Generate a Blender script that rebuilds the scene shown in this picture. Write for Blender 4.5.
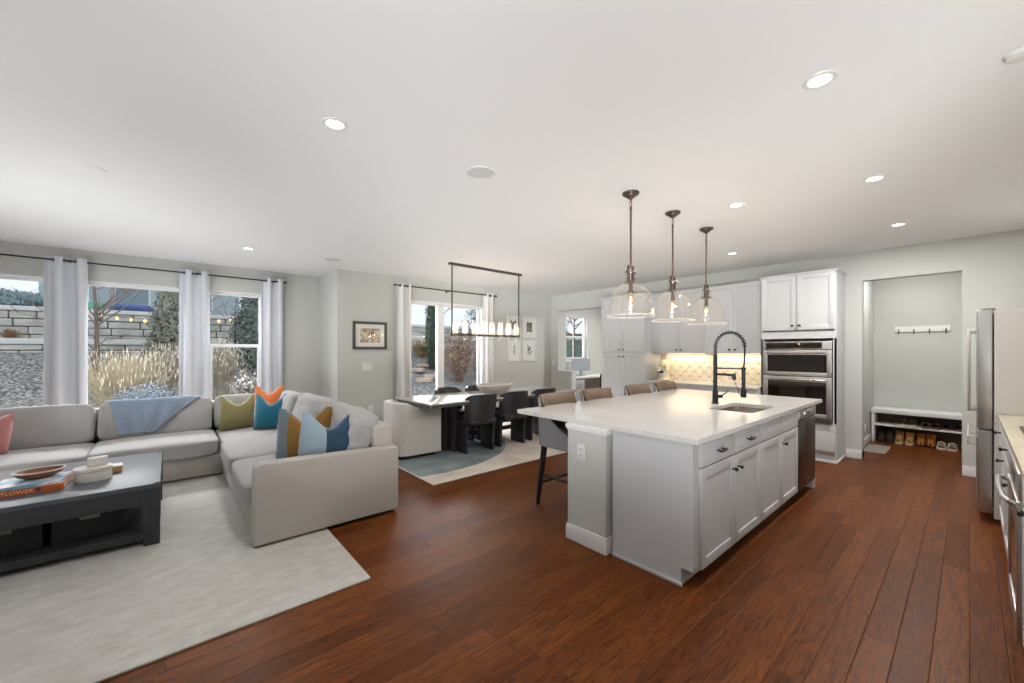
import bpy, bmesh, math, random
from mathutils import Vector, Matrix, Euler, noise
R = math.radians
PI = math.pi
scene = bpy.context.scene
for o in list(bpy.data.objects):
    bpy.data.objects.remove(o, do_unlink=True)
COL = scene.collection

# ------------------------------------------------------------------ camera
cam_data = bpy.data.cameras.new('camera')
cam_data.sensor_width = 36.0
cam_data.lens = 395.8 / 1024 * 36.0
cam_data.shift_y = (350.9 - 341.5) / 1024
cam_data.clip_start = 0.05
cam_data.clip_end = 400
cam = bpy.data.objects.new('camera', cam_data)
COL.objects.link(cam)
cam.location = (0, 0, 1.435)
cam.rotation_euler = (R(90), 0, R(49.16 - 90))
scene.camera = cam

# ------------------------------------------------------------------ sky, lights, exposure
world = bpy.data.worlds.new('overcast_sky')
scene.world = world
world.use_nodes = True
bg = world.node_tree.nodes['Background']
bg.inputs['Color'].default_value = (0.86, 0.94, 1.0, 1)
bg.inputs['Strength'].default_value = 1.05
vs = scene.view_settings
vs.view_transform = 'Standard'
vs.look = 'None'
vs.exposure = 0.1
vs.gamma = 1.0
vs.use_curve_mapping = False

def area(name, loc, direction, sx, sy, power, col=(1, 1, 1)):
    l = bpy.data.lights.new(name, 'AREA')
    l.shape = 'RECTANGLE'
    l.size, l.size_y, l.energy, l.color = sx, sy, power, col
    o = bpy.data.objects.new(name, l)
    COL.objects.link(o)
    o.location = loc
    o.rotation_euler = Vector(direction).to_track_quat('-Z', 'Y').to_euler()
    return o

# soft daylight from the garden side
sun = bpy.data.lights.new('soft_daylight', 'SUN')
sun.energy, sun.angle, sun.color = 1.6, R(70), (1.0, 0.98, 0.95)
sun_o = bpy.data.objects.new('soft_daylight', sun)
COL.objects.link(sun_o)
sun_o.rotation_euler = Vector((-0.15, -1.0, -0.62)).to_track_quat('-Z', 'Y').to_euler()
# added fill lamps: unseen behind and beside the camera, aimed up at the ceiling
def fill_light(name, loc, target, size, power, spread):
    o = area(name, loc, Vector(target) - Vector(loc), size, size, power, (0.965, 0.985, 1.0))
    o.data.spread = R(spread)
    return o
fill_light('ceiling_fill', (-0.7, -0.7, 0.7), (0.15, 0.15, 2.745), 1.0, 32, 108)
fill_light('ceiling_fill', (-0.3, -1.2, 0.8), (5.3, 1.2, 2.745), 1.4, 17, 50)
fill_light('ceiling_fill', (-1.3, -0.2, 0.8), (2.9, 3.8, 2.745), 1.4, 8, 50)
fill_light('ceiling_fill', (-2.4, 2.4, 0.3), (-0.6, 4.0, 2.745), 1.2, 21, 100)
fill_light('ceiling_fill', (-2.5, 4.6, 0.4), (0.9, 5.9, 2.745), 1.0, 19, 84)
fill_light('ceiling_fill', (-1.3, -0.2, 0.8), (4.6, 6.0, 2.745), 1.4, 11, 28)
fill_light('ceiling_fill', (-1.0, -0.8, 0.8), (5.2, 3.8, 2.745), 1.4, 9, 28)
# area lamps added outside above the windows to push more daylight in
area('window_fill', (-0.4, 8.9, 3.55), (0.05, -1, -0.45), 6.0, 1.4, 1000, (0.95, 0.98, 1))
area('window_fill', (5.0, 7.8, 3.35), (-0.15, -1, -0.5), 3.6, 1.3, 420, (0.95, 0.98, 1))

# ------------------------------------------------------------------ materials
def lin(h):
    h = h.lstrip('#')
    c = [int(h[i:i + 2], 16) / 255 for i in (0, 2, 4)]
    return tuple(x / 12.92 if x <= 0.04045 else ((x + 0.055) / 1.055) ** 2.4 for x in c) + (1,)

MATS = {}
def mat(name, col='#808080', rough=0.5, metal=0.0, spec=0.5, var=0.0, vscale=8.0, bump=0.0, bscale=200.0, stretch=None,
        coat=0.0, emit=None, estr=0.0, sheen=0.0, aniso=None):
    if name in MATS:
        return MATS[name]
    m = bpy.data.materials.new(name)
    m.use_nodes = True
    nt = m.node_tree
    b = nt.nodes['Principled BSDF']
    c = lin(col)
    b.inputs['Base Color'].default_value = c
    b.inputs['Roughness'].default_value = rough
    b.inputs['Metallic'].default_value = metal
    b.inputs['Specular IOR Level'].default_value = spec
    b.inputs['Coat Weight'].default_value = coat
    b.inputs['Sheen Weight'].default_value = sheen
    if emit:
        b.inputs['Emission Color'].default_value = lin(emit)
        b.inputs['Emission Strength'].default_value = estr
    if var or bump:
        tc = nt.nodes.new('ShaderNodeTexCoord')
        mp = nt.nodes.new('ShaderNodeMapping')
        nt.links.new(tc.outputs['Object'], mp.inputs['Vector'])
        if stretch:
            mp.inputs['Scale'].default_value = stretch
    if var:
        n = nt.nodes.new('ShaderNodeTexNoise')
        n.inputs['Scale'].default_value = vscale
        n.inputs['Detail'].default_value = 5
        nt.links.new(mp.outputs['Vector'], n.inputs['Vector'])
        r = nt.nodes.new('ShaderNodeValToRGB')
        r.color_ramp.elements[0].position = 0.3
        r.color_ramp.elements[1].position = 0.7
        r.color_ramp.elements[0].color = tuple(max(0, x * (1 - var)) for x in c[:3]) + (1,)
        r.color_ramp.elements[1].color = tuple(min(1, x * (1 + var)) for x in c[:3]) + (1,)
        nt.links.new(n.outputs['Fac'], r.inputs['Fac'])
        nt.links.new(r.outputs['Color'], b.inputs['Base Color'])
    if bump:
        n2 = nt.nodes.new('ShaderNodeTexNoise')
        n2.inputs['Scale'].default_value = bscale
        n2.inputs['Detail'].default_value = 3
        nt.links.new(mp.outputs['Vector'], n2.inputs['Vector'])
        bp = nt.nodes.new('ShaderNodeBump')
        bp.inputs['Strength'].default_value = bump
        bp.inputs['Distance'].default_value = 0.01
        nt.links.new(n2.outputs['Fac'], bp.inputs['Height'])
        nt.links.new(bp.outputs['Normal'], b.inputs['Normal'])
    MATS[name] = m
    return m

def N(nt, typ, **kw):
    n = nt.nodes.new(typ)
    for k, v in kw.items():
        setattr(n, k, v)
    return n

def mathn(nt, op, a, b=None, c=None):
    n = nt.nodes.new('ShaderNodeMath')
    n.operation = op
    for i, v in enumerate((a, b, c)):
        if v is None:
            continue
        if isinstance(v, (int, float)):
            n.inputs[i].default_value = v
        else:
            nt.links.new(v, n.inputs[i])
    return n.outputs[0]

def ramp(nt, fac, stops):
    r = nt.nodes.new('ShaderNodeValToRGB')
    while len(r.color_ramp.elements) < len(stops):
        r.color_ramp.elements.new(0.5)
    for e, (p, c) in zip(r.color_ramp.elements, stops):
        e.position = p
        e.color = lin(c)
    nt.links.new(fac, r.inputs['Fac'])
    return r.outputs['Color']

def floor_material():
    m = bpy.data.materials.new('hickory_planks')
    m.use_nodes = True
    nt = m.node_tree
    b = nt.nodes['Principled BSDF']
    tc = N(nt, 'ShaderNodeTexCoord')
    sp = N(nt, 'ShaderNodeSeparateXYZ')
    nt.links.new(tc.outputs['Object'], sp.inputs[0])
    W, L = 0.118, 1.05
    rowf = mathn(nt, 'DIVIDE', sp.outputs['Y'], W)
    row = mathn(nt, 'FLOOR', rowf)
    wn = N(nt, 'ShaderNodeTexWhiteNoise', noise_dimensions='1D')
    nt.links.new(row, wn.inputs['W'])
    xs = mathn(nt, 'ADD', mathn(nt, 'DIVIDE', sp.outputs['X'], L), mathn(nt, 'MULTIPLY', wn.outputs['Value'], 7.3))
    col = mathn(nt, 'FLOOR', xs)
    cb = N(nt, 'ShaderNodeCombineXYZ')
    nt.links.new(row, cb.inputs[0]); nt.links.new(col, cb.inputs[1])
    wn2 = N(nt, 'ShaderNodeTexWhiteNoise', noise_dimensions='3D')
    nt.links.new(cb.outputs[0], wn2.inputs['Vector'])
    base = ramp(nt, wn2.outputs['Value'], [(0.0, '#683611'), (0.3, '#723c17'), (0.6, '#7a431a'), (0.85, '#834a20'), (1.0, '#6d3913')])
    # grain
    mp = N(nt, 'ShaderNodeMapping')
    mp.inputs['Scale'].default_value = (1.6, 17, 1)
    off = N(nt, 'ShaderNodeVectorMath', operation='ADD')
    nt.links.new(tc.outputs['Object'], off.inputs[0])
    sc = N(nt, 'ShaderNodeVectorMath', operation='SCALE')
    nt.links.new(wn2.outputs['Color'], sc.inputs[0]); sc.inputs['Scale'].default_value = 30
    nt.links.new(sc.outputs[0], off.inputs[1])
    nt.links.new(off.outputs[0], mp.inputs['Vector'])
    ng = N(nt, 'ShaderNodeTexNoise')
    ng.inputs['Scale'].default_value = 2.2; ng.inputs['Detail'].default_value = 7; ng.inputs['Distortion'].default_value = 1.6
    ng.inputs['Roughness'].default_value = 0.62
    nt.links.new(mp.outputs[0], ng.inputs['Vector'])
    # cathedral figure: contour lines of a stretched low-frequency noise
    mp2 = N(nt, 'ShaderNodeMapping')
    mp2.inputs['Scale'].default_value = (0.9, 6.5, 1)
    nt.links.new(off.outputs[0], mp2.inputs['Vector'])
    nr = N(nt, 'ShaderNodeTexNoise')
    nr.inputs['Scale'].default_value = 1.5; nr.inputs['Detail'].default_value = 2; nr.inputs['Distortion'].default_value = 0.6
    nt.links.new(mp2.outputs[0], nr.inputs['Vector'])
    rings = mathn(nt, 'SINE', mathn(nt, 'MULTIPLY', nr.outputs['Fac'], 75.0))
    rings = mathn(nt, 'MULTIPLY', mathn(nt, 'ADD', rings, 1.0), 0.5)
    gf = mathn(nt, 'ADD', mathn(nt, 'MULTIPLY', ng.outputs['Fac'], 0.88), mathn(nt, 'MULTIPLY', rings, 0.12))
    g = ramp(nt, gf, [(0.30, '#777777'), (0.5, '#cfcfcf'), (0.72, '#ffffff')])
    mx = N(nt, 'ShaderNodeMix', data_type='RGBA', blend_type='MULTIPLY')
    mx.inputs['Factor'].default_value = 0.85
    nt.links.new(base, mx.inputs[6]); nt.links.new(g, mx.inputs[7])
    # seams
    fy = mathn(nt, 'FRACT', rowf)
    ey = mathn(nt, 'MINIMUM', fy, mathn(nt, 'SUBTRACT', 1.0, fy))
    ey = mathn(nt, 'MULTIPLY', ey, W)
    fx = mathn(nt, 'FRACT', xs)
    ex = mathn(nt, 'MULTIPLY', mathn(nt, 'MINIMUM', fx, mathn(nt, 'SUBTRACT', 1.0, fx)), L)
    e = mathn(nt, 'MINIMUM', ex, ey)
    seam = mathn(nt, 'DIVIDE', e, 0.003)
    seam = mathn(nt, 'MINIMUM', seam, 1.0)
    mx2 = N(nt, 'ShaderNodeMix', data_type='RGBA', blend_type='MIX')
    inv = mathn(nt, 'MULTIPLY', mathn(nt, 'SUBTRACT', 1.0, seam), 0.42)
    nt.links.new(inv, mx2.inputs['Factor'])
    nt.links.new(mx.outputs[2], mx2.inputs[6]); mx2.inputs[7].default_value = lin('#24120c')
    nt.links.new(mx2.outputs[2], b.inputs['Base Color'])
    rr = mathn(nt, 'ADD', mathn(nt, 'MULTIPLY', ng.outputs['Fac'], 0.3), 0.22)
    nt.links.new(rr, b.inputs['Roughness'])
    b.inputs['Specular IOR Level'].default_value = 0.11
    # hand-scraped bump
    h = mathn(nt, 'ADD', mathn(nt, 'MULTIPLY', ng.outputs['Fac'], 0.35), mathn(nt, 'MULTIPLY', seam, 0.8))
    bp = N(nt, 'ShaderNodeBump')
    bp.inputs['Strength'].default_value = 0.35; bp.inputs['Distance'].default_value = 0.006
    nt.links.new(h, bp.inputs['Height']); nt.links.new(bp.outputs[0], b.inputs['Normal'])
    return m

def glass_material(name, tint='#ffffff', base=0.04, edge=0.5, rough=0.0, milk=0.0):
    m = bpy.data.materials.new(name)
    m.use_nodes = True
    nt = m.node_tree
    nt.nodes.remove(nt.nodes['Principled BSDF'])
    out = nt.nodes['Material Output']
    tr = N(nt, 'ShaderNodeBsdfTransparent'); tr.inputs[0].default_value = lin(tint)
    gl = N(nt, 'ShaderNodeBsdfGlossy'); gl.inputs['Roughness'].default_value = rough
    lw = N(nt, 'ShaderNodeLayerWeight'); lw.inputs[0].default_value = 0.5
    p = mathn(nt, 'POWER', lw.outputs['Facing'], 3.0)
    f = mathn(nt, 'ADD', mathn(nt, 'MULTIPLY', p, edge), base)
    mx = N(nt, 'ShaderNodeMixShader')
    nt.links.new(f, mx.inputs[0]); nt.links.new(tr.outputs[0], mx.inputs[1]); nt.links.new(gl.outputs[0], mx.inputs[2])
    last = mx
    if milk:
        df = N(nt, 'ShaderNodeBsdfTranslucent'); df.inputs[0].default_value = lin('#f4f0ea')
        dd = N(nt, 'ShaderNodeBsdfDiffuse'); dd.inputs[0].default_value = lin('#f4f0ea')
        m2 = N(nt, 'ShaderNodeMixShader'); nt.links.new(df.outputs[0], m2.inputs[1]); nt.links.new(dd.outputs[0], m2.inputs[2])
        m3 = N(nt, 'ShaderNodeMixShader')
        nt.links.new(mathn(nt, 'ADD', mathn(nt, 'MULTIPLY', p, milk * 2.5), milk), m3.inputs[0])
        nt.links.new(mx.outputs[0], m3.inputs[1]); nt.links.new(m2.outputs[0], m3.inputs[2])
        last = m3
    nt.links.new(last.outputs[0], out.inputs['Surface'])
    return m

def arabesque_material():
    m = bpy.data.materials.new('arabesque_tile')
    m.use_nodes = True
    nt = m.node_tree
    b = nt.nodes['Principled BSDF']
    tc = N(nt, 'ShaderNodeTexCoord')
    sp = N(nt, 'ShaderNodeSeparateXYZ')
    nt.links.new(tc.outputs['Object'], sp.inputs[0])
    p = 0.165
    u = mathn(nt, 'MULTIPLY', sp.outputs['Y'], 2 * PI / p)
    v = mathn(nt, 'MULTIPLY', sp.outputs['Z'], 2 * PI / p)
    u2 = mathn(nt, 'ADD', u, mathn(nt, 'MULTIPLY', mathn(nt, 'SINE', mathn(nt, 'MULTIPLY', u, 2.0)), -0.22))
    v2 = mathn(nt, 'ADD', v, mathn(nt, 'MULTIPLY', mathn(nt, 'SINE', mathn(nt, 'MULTIPLY', v, 2.0)), 0.30))
    g = mathn(nt, 'ADD', mathn(nt, 'COSINE', u2), mathn(nt, 'COSINE', v2))
    ga = mathn(nt, 'ABSOLUTE', g)
    t = mathn(nt, 'MINIMUM', mathn(nt, 'DIVIDE', ga, 0.22), 1.0)
    n = N(nt, 'ShaderNodeTexNoise'); n.inputs['Scale'].default_value = 14
    nt.links.new(tc.outputs['Object'], n.inputs['Vector'])
    tile = ramp(nt, n.outputs['Fac'], [(0.3, '#dcd0bd'), (0.7, '#ece3d4')])
    mx = N(nt, 'ShaderNodeMix', data_type='RGBA')
    nt.links.new(t, mx.inputs['Factor']); mx.inputs[6].default_value = lin('#a8967c'); nt.links.new(tile, mx.inputs[7])
    nt.links.new(mx.outputs[2], b.inputs['Base Color'])
    b.inputs['Roughness'].default_value = 0.22
    bp = N(nt, 'ShaderNodeBump'); bp.inputs['Strength'].default_value = 0.5; bp.inputs['Distance'].default_value = 0.004
    nt.links.new(t, bp.inputs['Height']); nt.links.new(bp.outputs[0], b.inputs['Normal'])
    return m

def rug_dining_material():
    m = bpy.data.materials.new('dining_rug_pile')
    m.use_nodes = True
    nt = m.node_tree
    b = nt.nodes['Principled BSDF']
    tc = N(nt, 'ShaderNodeTexCoord')
    n = N(nt, 'ShaderNodeTexNoise'); n.inputs['Scale'].default_value = 3; n.inputs['Detail'].default_value = 6
    nt.links.new(tc.outputs['Object'], n.inputs['Vector'])
    sp = N(nt, 'ShaderNodeSeparateXYZ'); nt.links.new(tc.outputs['Object'], sp.inputs[0])
    dx = mathn(nt, 'DIVIDE', mathn(nt, 'SUBTRACT', sp.outputs['X'], 2.55), 1.62)
    dy = mathn(nt, 'DIVIDE', mathn(nt, 'SUBTRACT', sp.outputs['Y'], 5.48), 1.47)
    d = mathn(nt, 'SQRT', mathn(nt, 'ADD', mathn(nt, 'MULTIPLY', dx, dx), mathn(nt, 'MULTIPLY', dy, dy)))
    inside = mathn(nt, 'LESS_THAN', d, 1.0)
    c1 = ramp(nt, n.outputs['Fac'], [(0.3, '#687376'), (0.55, '#7b8689'), (0.75, '#939b9b')])
    c2 = ramp(nt, n.outputs['Fac'], [(0.3, '#bcb2a6'), (0.7, '#d4cbc0')])
    mx = N(nt, 'ShaderNodeMix', data_type='RGBA')
    nt.links.new(inside, mx.inputs['Factor']); nt.links.new(c2, mx.inputs[6]); nt.links.new(c1, mx.inputs[7])
    nt.links.new(mx.outputs[2], b.inputs['Base Color'])
    b.inputs['Roughness'].default_value = 0.95
    b.inputs['Specular IOR Level'].default_value = 0.1
    return m

def rug_living_material():
    m = bpy.data.materials.new('living_rug_pile')
    m.use_nodes = True
    nt = m.node_tree
    b = nt.nodes['Principled BSDF']
    tc = N(nt, 'ShaderNodeTexCoord')
    mp = N(nt, 'ShaderNodeMapping'); mp.inputs['Scale'].default_value = (1.0, 1.8, 1)
    nt.links.new(tc.outputs['Object'], mp.inputs['Vector'])
    n = N(nt, 'ShaderNodeTexNoise'); n.inputs['Scale'].default_value = 7; n.inputs['Detail'].default_value = 9; n.inputs['Roughness'].default_value = 0.7
    nt.links.new(mp.outputs[0], n.inputs['Vector'])
    c = ramp(nt, n.outputs['Fac'], [(0.28, '#aaa69e'), (0.5, '#b8b5af'), (0.72, '#c7c5c0')])
    nt.links.new(c, b.inputs['Base Color'])
    b.inputs['Roughness'].default_value = 0.9
    b.inputs['Specular IOR Level'].default_value = 0.15
    b.inputs['Sheen Weight'].default_value = 0.3
    bp = N(nt, 'ShaderNodeBump'); bp.inputs['Strength'].default_value = 0.3; bp.inputs['Distance'].default_value = 0.004
    n2 = N(nt, 'ShaderNodeTexNoise'); n2.inputs['Scale'].default_value = 180
    nt.links.new(tc.outputs['Object'], n2.inputs['Vector'])
    nt.links.new(n2.outputs['Fac'], bp.inputs['Height']); nt.links.new(bp.outputs[0], b.inputs['Normal'])
    return m

def art_material(name, stops, scale, sharp=1.0):
    m = bpy.data.materials.new(name)
    m.use_nodes = True
    nt = m.node_tree
    b = nt.nodes['Principled BSDF']
    tc = N(nt, 'ShaderNodeTexCoord')
    n = N(nt, 'ShaderNodeTexNoise'); n.inputs['Scale'].default_value = scale; n.inputs['Detail'].default_value = 4; n.inputs['Distortion'].default_value = sharp
    nt.links.new(tc.outputs['Object'], n.inputs['Vector'])
    nt.links.new(ramp(nt, n.outputs['Fac'], stops), b.inputs['Base Color'])
    b.inputs['Roughness'].default_value = 0.5
    return m

def gravel_material():
    m = bpy.data.materials.new('river_gravel')
    m.use_nodes = True
    nt = m.node_tree
    b = nt.nodes['Principled BSDF']
    tc = N(nt, 'ShaderNodeTexCoord')
    v = N(nt, 'ShaderNodeTexVoronoi'); v.inputs['Scale'].default_value = 20
    nt.links.new(tc.outputs['Object'], v.inputs['Vector'])
    wn = N(nt, 'ShaderNodeTexWhiteNoise', noise_dimensions='3D'); nt.links.new(v.outputs['Color'], wn.inputs['Vector'])
    c = ramp(nt, wn.outputs['Value'], [(0.0, '#77777a'), (0.35, '#9c9c9e'), (0.7, '#b9b7b5'), (1.0, '#dcdad8')])
    mx = N(nt, 'ShaderNodeMix', data_type='RGBA', blend_type='MIX')
    dk = mathn(nt, 'MULTIPLY', v.outputs['Distance'], 1.35)
    dk = mathn(nt, 'POWER', mathn(nt, 'MINIMUM', dk, 1.0), 2.0)
    nt.links.new(dk, mx.inputs['Factor']); nt.links.new(c, mx.inputs[6]); mx.inputs[7].default_value = lin('#4a4848')
    nt.links.new(mx.outputs[2], b.inputs['Base Color'])
    b.inputs['Roughness'].default_value = 0.9
    bp = N(nt, 'ShaderNodeBump'); bp.inputs['Strength'].default_value = 1.0; bp.inputs['Distance'].default_value = 0.05; bp.invert = True
    nt.links.new(v.outputs['Distance'], bp.inputs['Height']); nt.links.new(bp.outputs[0], b.inputs['Normal'])
    return m

M_FLOOR = floor_material()
M_WALL = mat('wall_paint', '#c6c8c4', 0.75, spec=0.25, bump=0.05, bscale=260)
M_CEIL = mat('ceiling_paint', '#ececec', 0.9, spec=0.1, bump=0.04, bscale=200)
M_TRIM = mat('white_trim_paint', '#e6e6e6', 0.4)
M_CAB = mat('grey_cabinet_paint', '#c6c7c9', 0.42)
M_CABIN = mat('cabinet_interior', '#8d8d90', 0.6)
M_QUARTZ = mat('white_quartz', '#cbc9c6', 0.17, spec=0.42, var=0.035, vscale=3.0)
M_CREAMQ = mat('cream_quartz', '#dccfb6', 0.15, var=0.04, vscale=5.0)
M_BLACK = mat('matte_black_metal', '#17181a', 0.42, spec=0.5)
M_BLACKF = mat('faucet_black', '#2b2d31', 0.33, metal=0.6)
M_STEEL = mat('brushed_steel', '#c6c4c2', 0.34, metal=1.0, bump=0.03, bscale=60, stretch=(1, 1, 30))
M_STEELD = mat('dark_steel', '#77716c', 0.3, metal=1.0)
M_SINK = mat('sink_steel', '#c5bdb2', 0.22, metal=1.0)
M_DW = mat('dishwasher_steel', '#5a5452', 0.28, metal=1.0)
M_OVGLASS = mat('oven_glass', '#1d1712', 0.05, spec=0.8)
M_GLASS = glass_material('window_glass', '#ffffff', 0.03, 0.35)
M_SHADE = glass_material('clear_shade_glass', '#fdfcfa', 0.022, 0.95, 0.02, 0.016)
M_TUBE = glass_material('candle_tube_glass', '#ffffff', 0.06, 0.6, 0.02, 0.14)
M_RIMG = glass_material('glass_rim', '#ffffff', 0.25, 0.6, 0.02, 0.35)
M_BRONZE = mat('aged_bronze', '#5f5149', 0.42, metal=0.7)
M_BRONZED = mat('dark_bronze', '#4a4644', 0.4, metal=0.5)
M_BULB = mat('warm_filament_bulb', '#ffd9a8', 0.3, emit='#ffce96', estr=2.6)
M_LED = mat('led_lens', '#ffffff', 0.4, emit='#fff4e6', estr=6.0)
M_SOFA = mat('sofa_linen', '#b7b1aa', 0.95, spec=0.12, var=0.10, vscale=130, bump=0.25, bscale=420, sheen=0.25)
M_SOFAL = mat('sofa_cushion_linen', '#aaa8a7', 0.95, spec=0.12, var=0.05, vscale=90, bump=0.22, bscale=420, sheen=0.25)
M_COFFEE = mat('charcoal_stained_wood', '#484c52', 0.34, spec=0.7, var=0.22, vscale=4, bump=0.12, bscale=9, stretch=(1.2, 9, 1.2))
M_COFFEES = mat('charcoal_painted_wood', '#2e3034', 0.5)
M_BIN = mat('black_storage_bin', '#1d1f22', 0.7)
M_CURT = mat('pale_grey_curtain', '#d4d7de', 0.95, spec=0.1, bump=0.08, bscale=500)
M_CURTW = mat('white_grey_curtain', '#dcdbdb', 0.95, spec=0.1, bump=0.08, bscale=500)
M_TABLE = mat('grey_brown_tabletop', '#b3aea8', 0.12, spec=0.8, coat=0.5, var=0.10, vscale=5, stretch=(1, 8, 1))
M_TABLEE = mat('dark_table_edge', '#55504e', 0.35)
M_TLEG = mat('dark_walnut_slab', '#3d3a3b', 0.4, var=0.2, vscale=5, stretch=(4, 4, .5))
M_BLEATHER = mat('black_leather', '#2e2d30', 0.42, spec=0.5, bump=0.06, bscale=160)
M_CREAM = mat('cream_upholstery', '#d2cfc9', 0.85, spec=0.2, bump=0.12, bscale=350)
M_STOOLG = mat('grey_stool_leather', '#8f9094', 0.5, bump=0.05, bscale=200)
M_STOOLB = mat('tan_brown_leather', '#786554', 0.5, bump=0.05, bscale=120, var=0.08, vscale=6)
M_PAPER = mat('white_paper', '#e8e8e6', 0.7)
M_PLASTIC = mat('white_plastic', '#e3e3e0', 0.4)
M_SPEAKER = mat('speaker_grille', '#d2d2d2', 0.8)
M_STONEBOWL = mat('stone_bowl', '#bdb6b0', 0.7, var=0.07, vscale=20)
M_RUBBER = mat('black_rubber', '#141414', 0.7)
M_CHROME = mat('chrome', '#d8d8d8', 0.12, metal=1.0)

# ------------------------------------------------------------------ mesh helpers
class MB:
    def __init__(s):
        s.bm = bmesh.new()

    def add(s, t, mi=0, M=None):
        if M is not None:
            bmesh.ops.transform(t, matrix=M, verts=t.verts)
        for f in t.faces:
            f.material_index = mi
        me = bpy.data.meshes.new('tmp')
        t.to_mesh(me)
        t.free()
        s.bm.from_mesh(me)
        bpy.data.meshes.remove(me)
        return s

    def box(s, x0, y0, z0, x1, y1, z1, bev=0.0, seg=2, mi=0, M=None):
        t = bmesh.new()
        bmesh.ops.create_cube(t, size=1)
        for v in t.verts:
            v.co = Vector(((x0 + x1) / 2 + v.co.x * (x1 - x0), (y0 + y1) / 2 + v.co.y * (y1 - y0), (z0 + z1) / 2 + v.co.z * (z1 - z0)))
        if bev:
            bmesh.ops.bevel(t, geom=list(t.edges), offset=bev, segments=seg, affect='EDGES', profile=0.6)
        bmesh.ops.recalc_face_normals(t, faces=t.faces)
        return s.add(t, mi, M)

    def cyl(s, p0, p1, r0, r1=None, n=16, mi=0):
        p0, p1 = Vector(p0), Vector(p1)
        r1 = r0 if r1 is None else r1
        d = p1 - p0
        t = bmesh.new()
        bmesh.ops.create_cone(t, cap_ends=True, segments=n, radius1=r0, radius2=r1, depth=d.length)
        M = Matrix.Translation((p0 + p1) / 2) @ d.to_track_quat('Z', 'Y').to_matrix().to_4x4()
        return s.add(t, mi, M)

    def tube(s, pts, r, n=8, closed=False, mi=0):
        pts = [Vector(p) for p in pts]
        m = len(pts)
        rs = r if isinstance(r, (list, tuple)) else [r] * m
        t = bmesh.new()
        rings = []
        up = None
        for i, p in enumerate(pts):
            a = pts[(i - 1) % m] if (closed or i > 0) else p
            b = pts[(i + 1) % m] if (closed or i < m - 1) else p
            d = (b - a)
            if d.length < 1e-9:
                d = Vector((0, 0, 1))
            d.normalize()
            if up is None:
                up = d.orthogonal().normalized()
            else:
                up = (up - d * up.dot(d))
                up = up.normalized() if up.length > 1e-6 else d.orthogonal().normalized()
            side = d.cross(up)
            rings.append([t.verts.new(p + (up * math.cos(2 * PI * k / n) + side * math.sin(2 * PI * k / n)) * rs[i]) for k in range(n)])
        for i in range(m if closed else m - 1):
            A, B = rings[i], rings[(i + 1) % m]
            for k in range(n):
                t.faces.new((A[k], A[(k + 1) % n], B[(k + 1) % n], B[k]))
        if not closed:
            t.faces.new(rings[0][::-1]); t.faces.new(rings[-1])
        bmesh.ops.recalc_face_normals(t, faces=t.faces)
        return s.add(t, mi)

    def lathe(s, prof, c=(0, 0, 0), n=24, mi=0, close=False, sx=1, sy=1, M=None):
        t = bmesh.new()
        rings = []
        for r, z in prof:
            if r < 1e-6:
                rings.append([t.verts.new((c[0], c[1], c[2] + z))])
            else:
                rings.append([t.verts.new((c[0] + sx * r * math.cos(2 * PI * k / n), c[1] + sy * r * math.sin(2 * PI * k / n), c[2] + z)) for k in range(n)])
        seq = list(zip(rings, rings[1:]))
        if close:
            seq.append((rings[-1], rings[0]))
        for A, B in seq:
            for k in range(n):
                k2 = (k + 1) % n
                if len(A) == 1 and len(B) == 1:
                    continue
                if len(A) == 1:
                    t.faces.new((A[0], B[k2], B[k]))
                elif len(B) == 1:
                    t.faces.new((A[k], A[k2], B[0]))
                else:
                    t.faces.new((A[k], A[k2], B[k2], B[k]))
        bmesh.ops.recalc_face_normals(t, faces=t.faces)
        return s.add(t, mi, M)

    def prism(s, poly, z0, z1, bev=0.0, mi=0, M=None):
        t = bmesh.new()
        vs_ = [t.verts.new((x, y, z0)) for x, y in poly]
        f = t.faces.new(vs_)
        r = bmesh.ops.extrude_face_region(t, geom=[f])
        bmesh.ops.translate(t, vec=(0, 0, z1 - z0), verts=[v for v in r['geom'] if isinstance(v, bmesh.types.BMVert)])
        bmesh.ops.recalc_face_normals(t, faces=t.faces)
        if bev:
            es = [e for e in t.edges if abs(e.verts[0].co.z - e.verts[1].co.z) < 1e-6]
            bmesh.ops.bevel(t, geom=es, offset=bev, segments=2, affect='EDGES', profile=0.6)
        return s.add(t, mi, M)

    def grid(s, fn, nu, nv, mi=0, thick=0.0, mfn=None, closed_u=False):
        t = bmesh.new()
        vs_ = [[t.verts.new(fn(i / nu, j / nv)) for j in range(nv + 1)] for i in range(nu if closed_u else nu + 1)]
        for i in range(nu):
            for j in range(nv):
                i2 = (i + 1) % len(vs_)
                f = t.faces.new((vs_[i][j], vs_[i2][j], vs_[i2][j + 1], vs_[i][j + 1]))
        if thick:
            bmesh.ops.recalc_face_normals(t, faces=t.faces)
            bmesh.ops.solidify(t, geom=list(t.faces), thickness=thick)
            bmesh.ops.recalc_face_normals(t, faces=t.faces)
        return s.add(t, mi)

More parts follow.
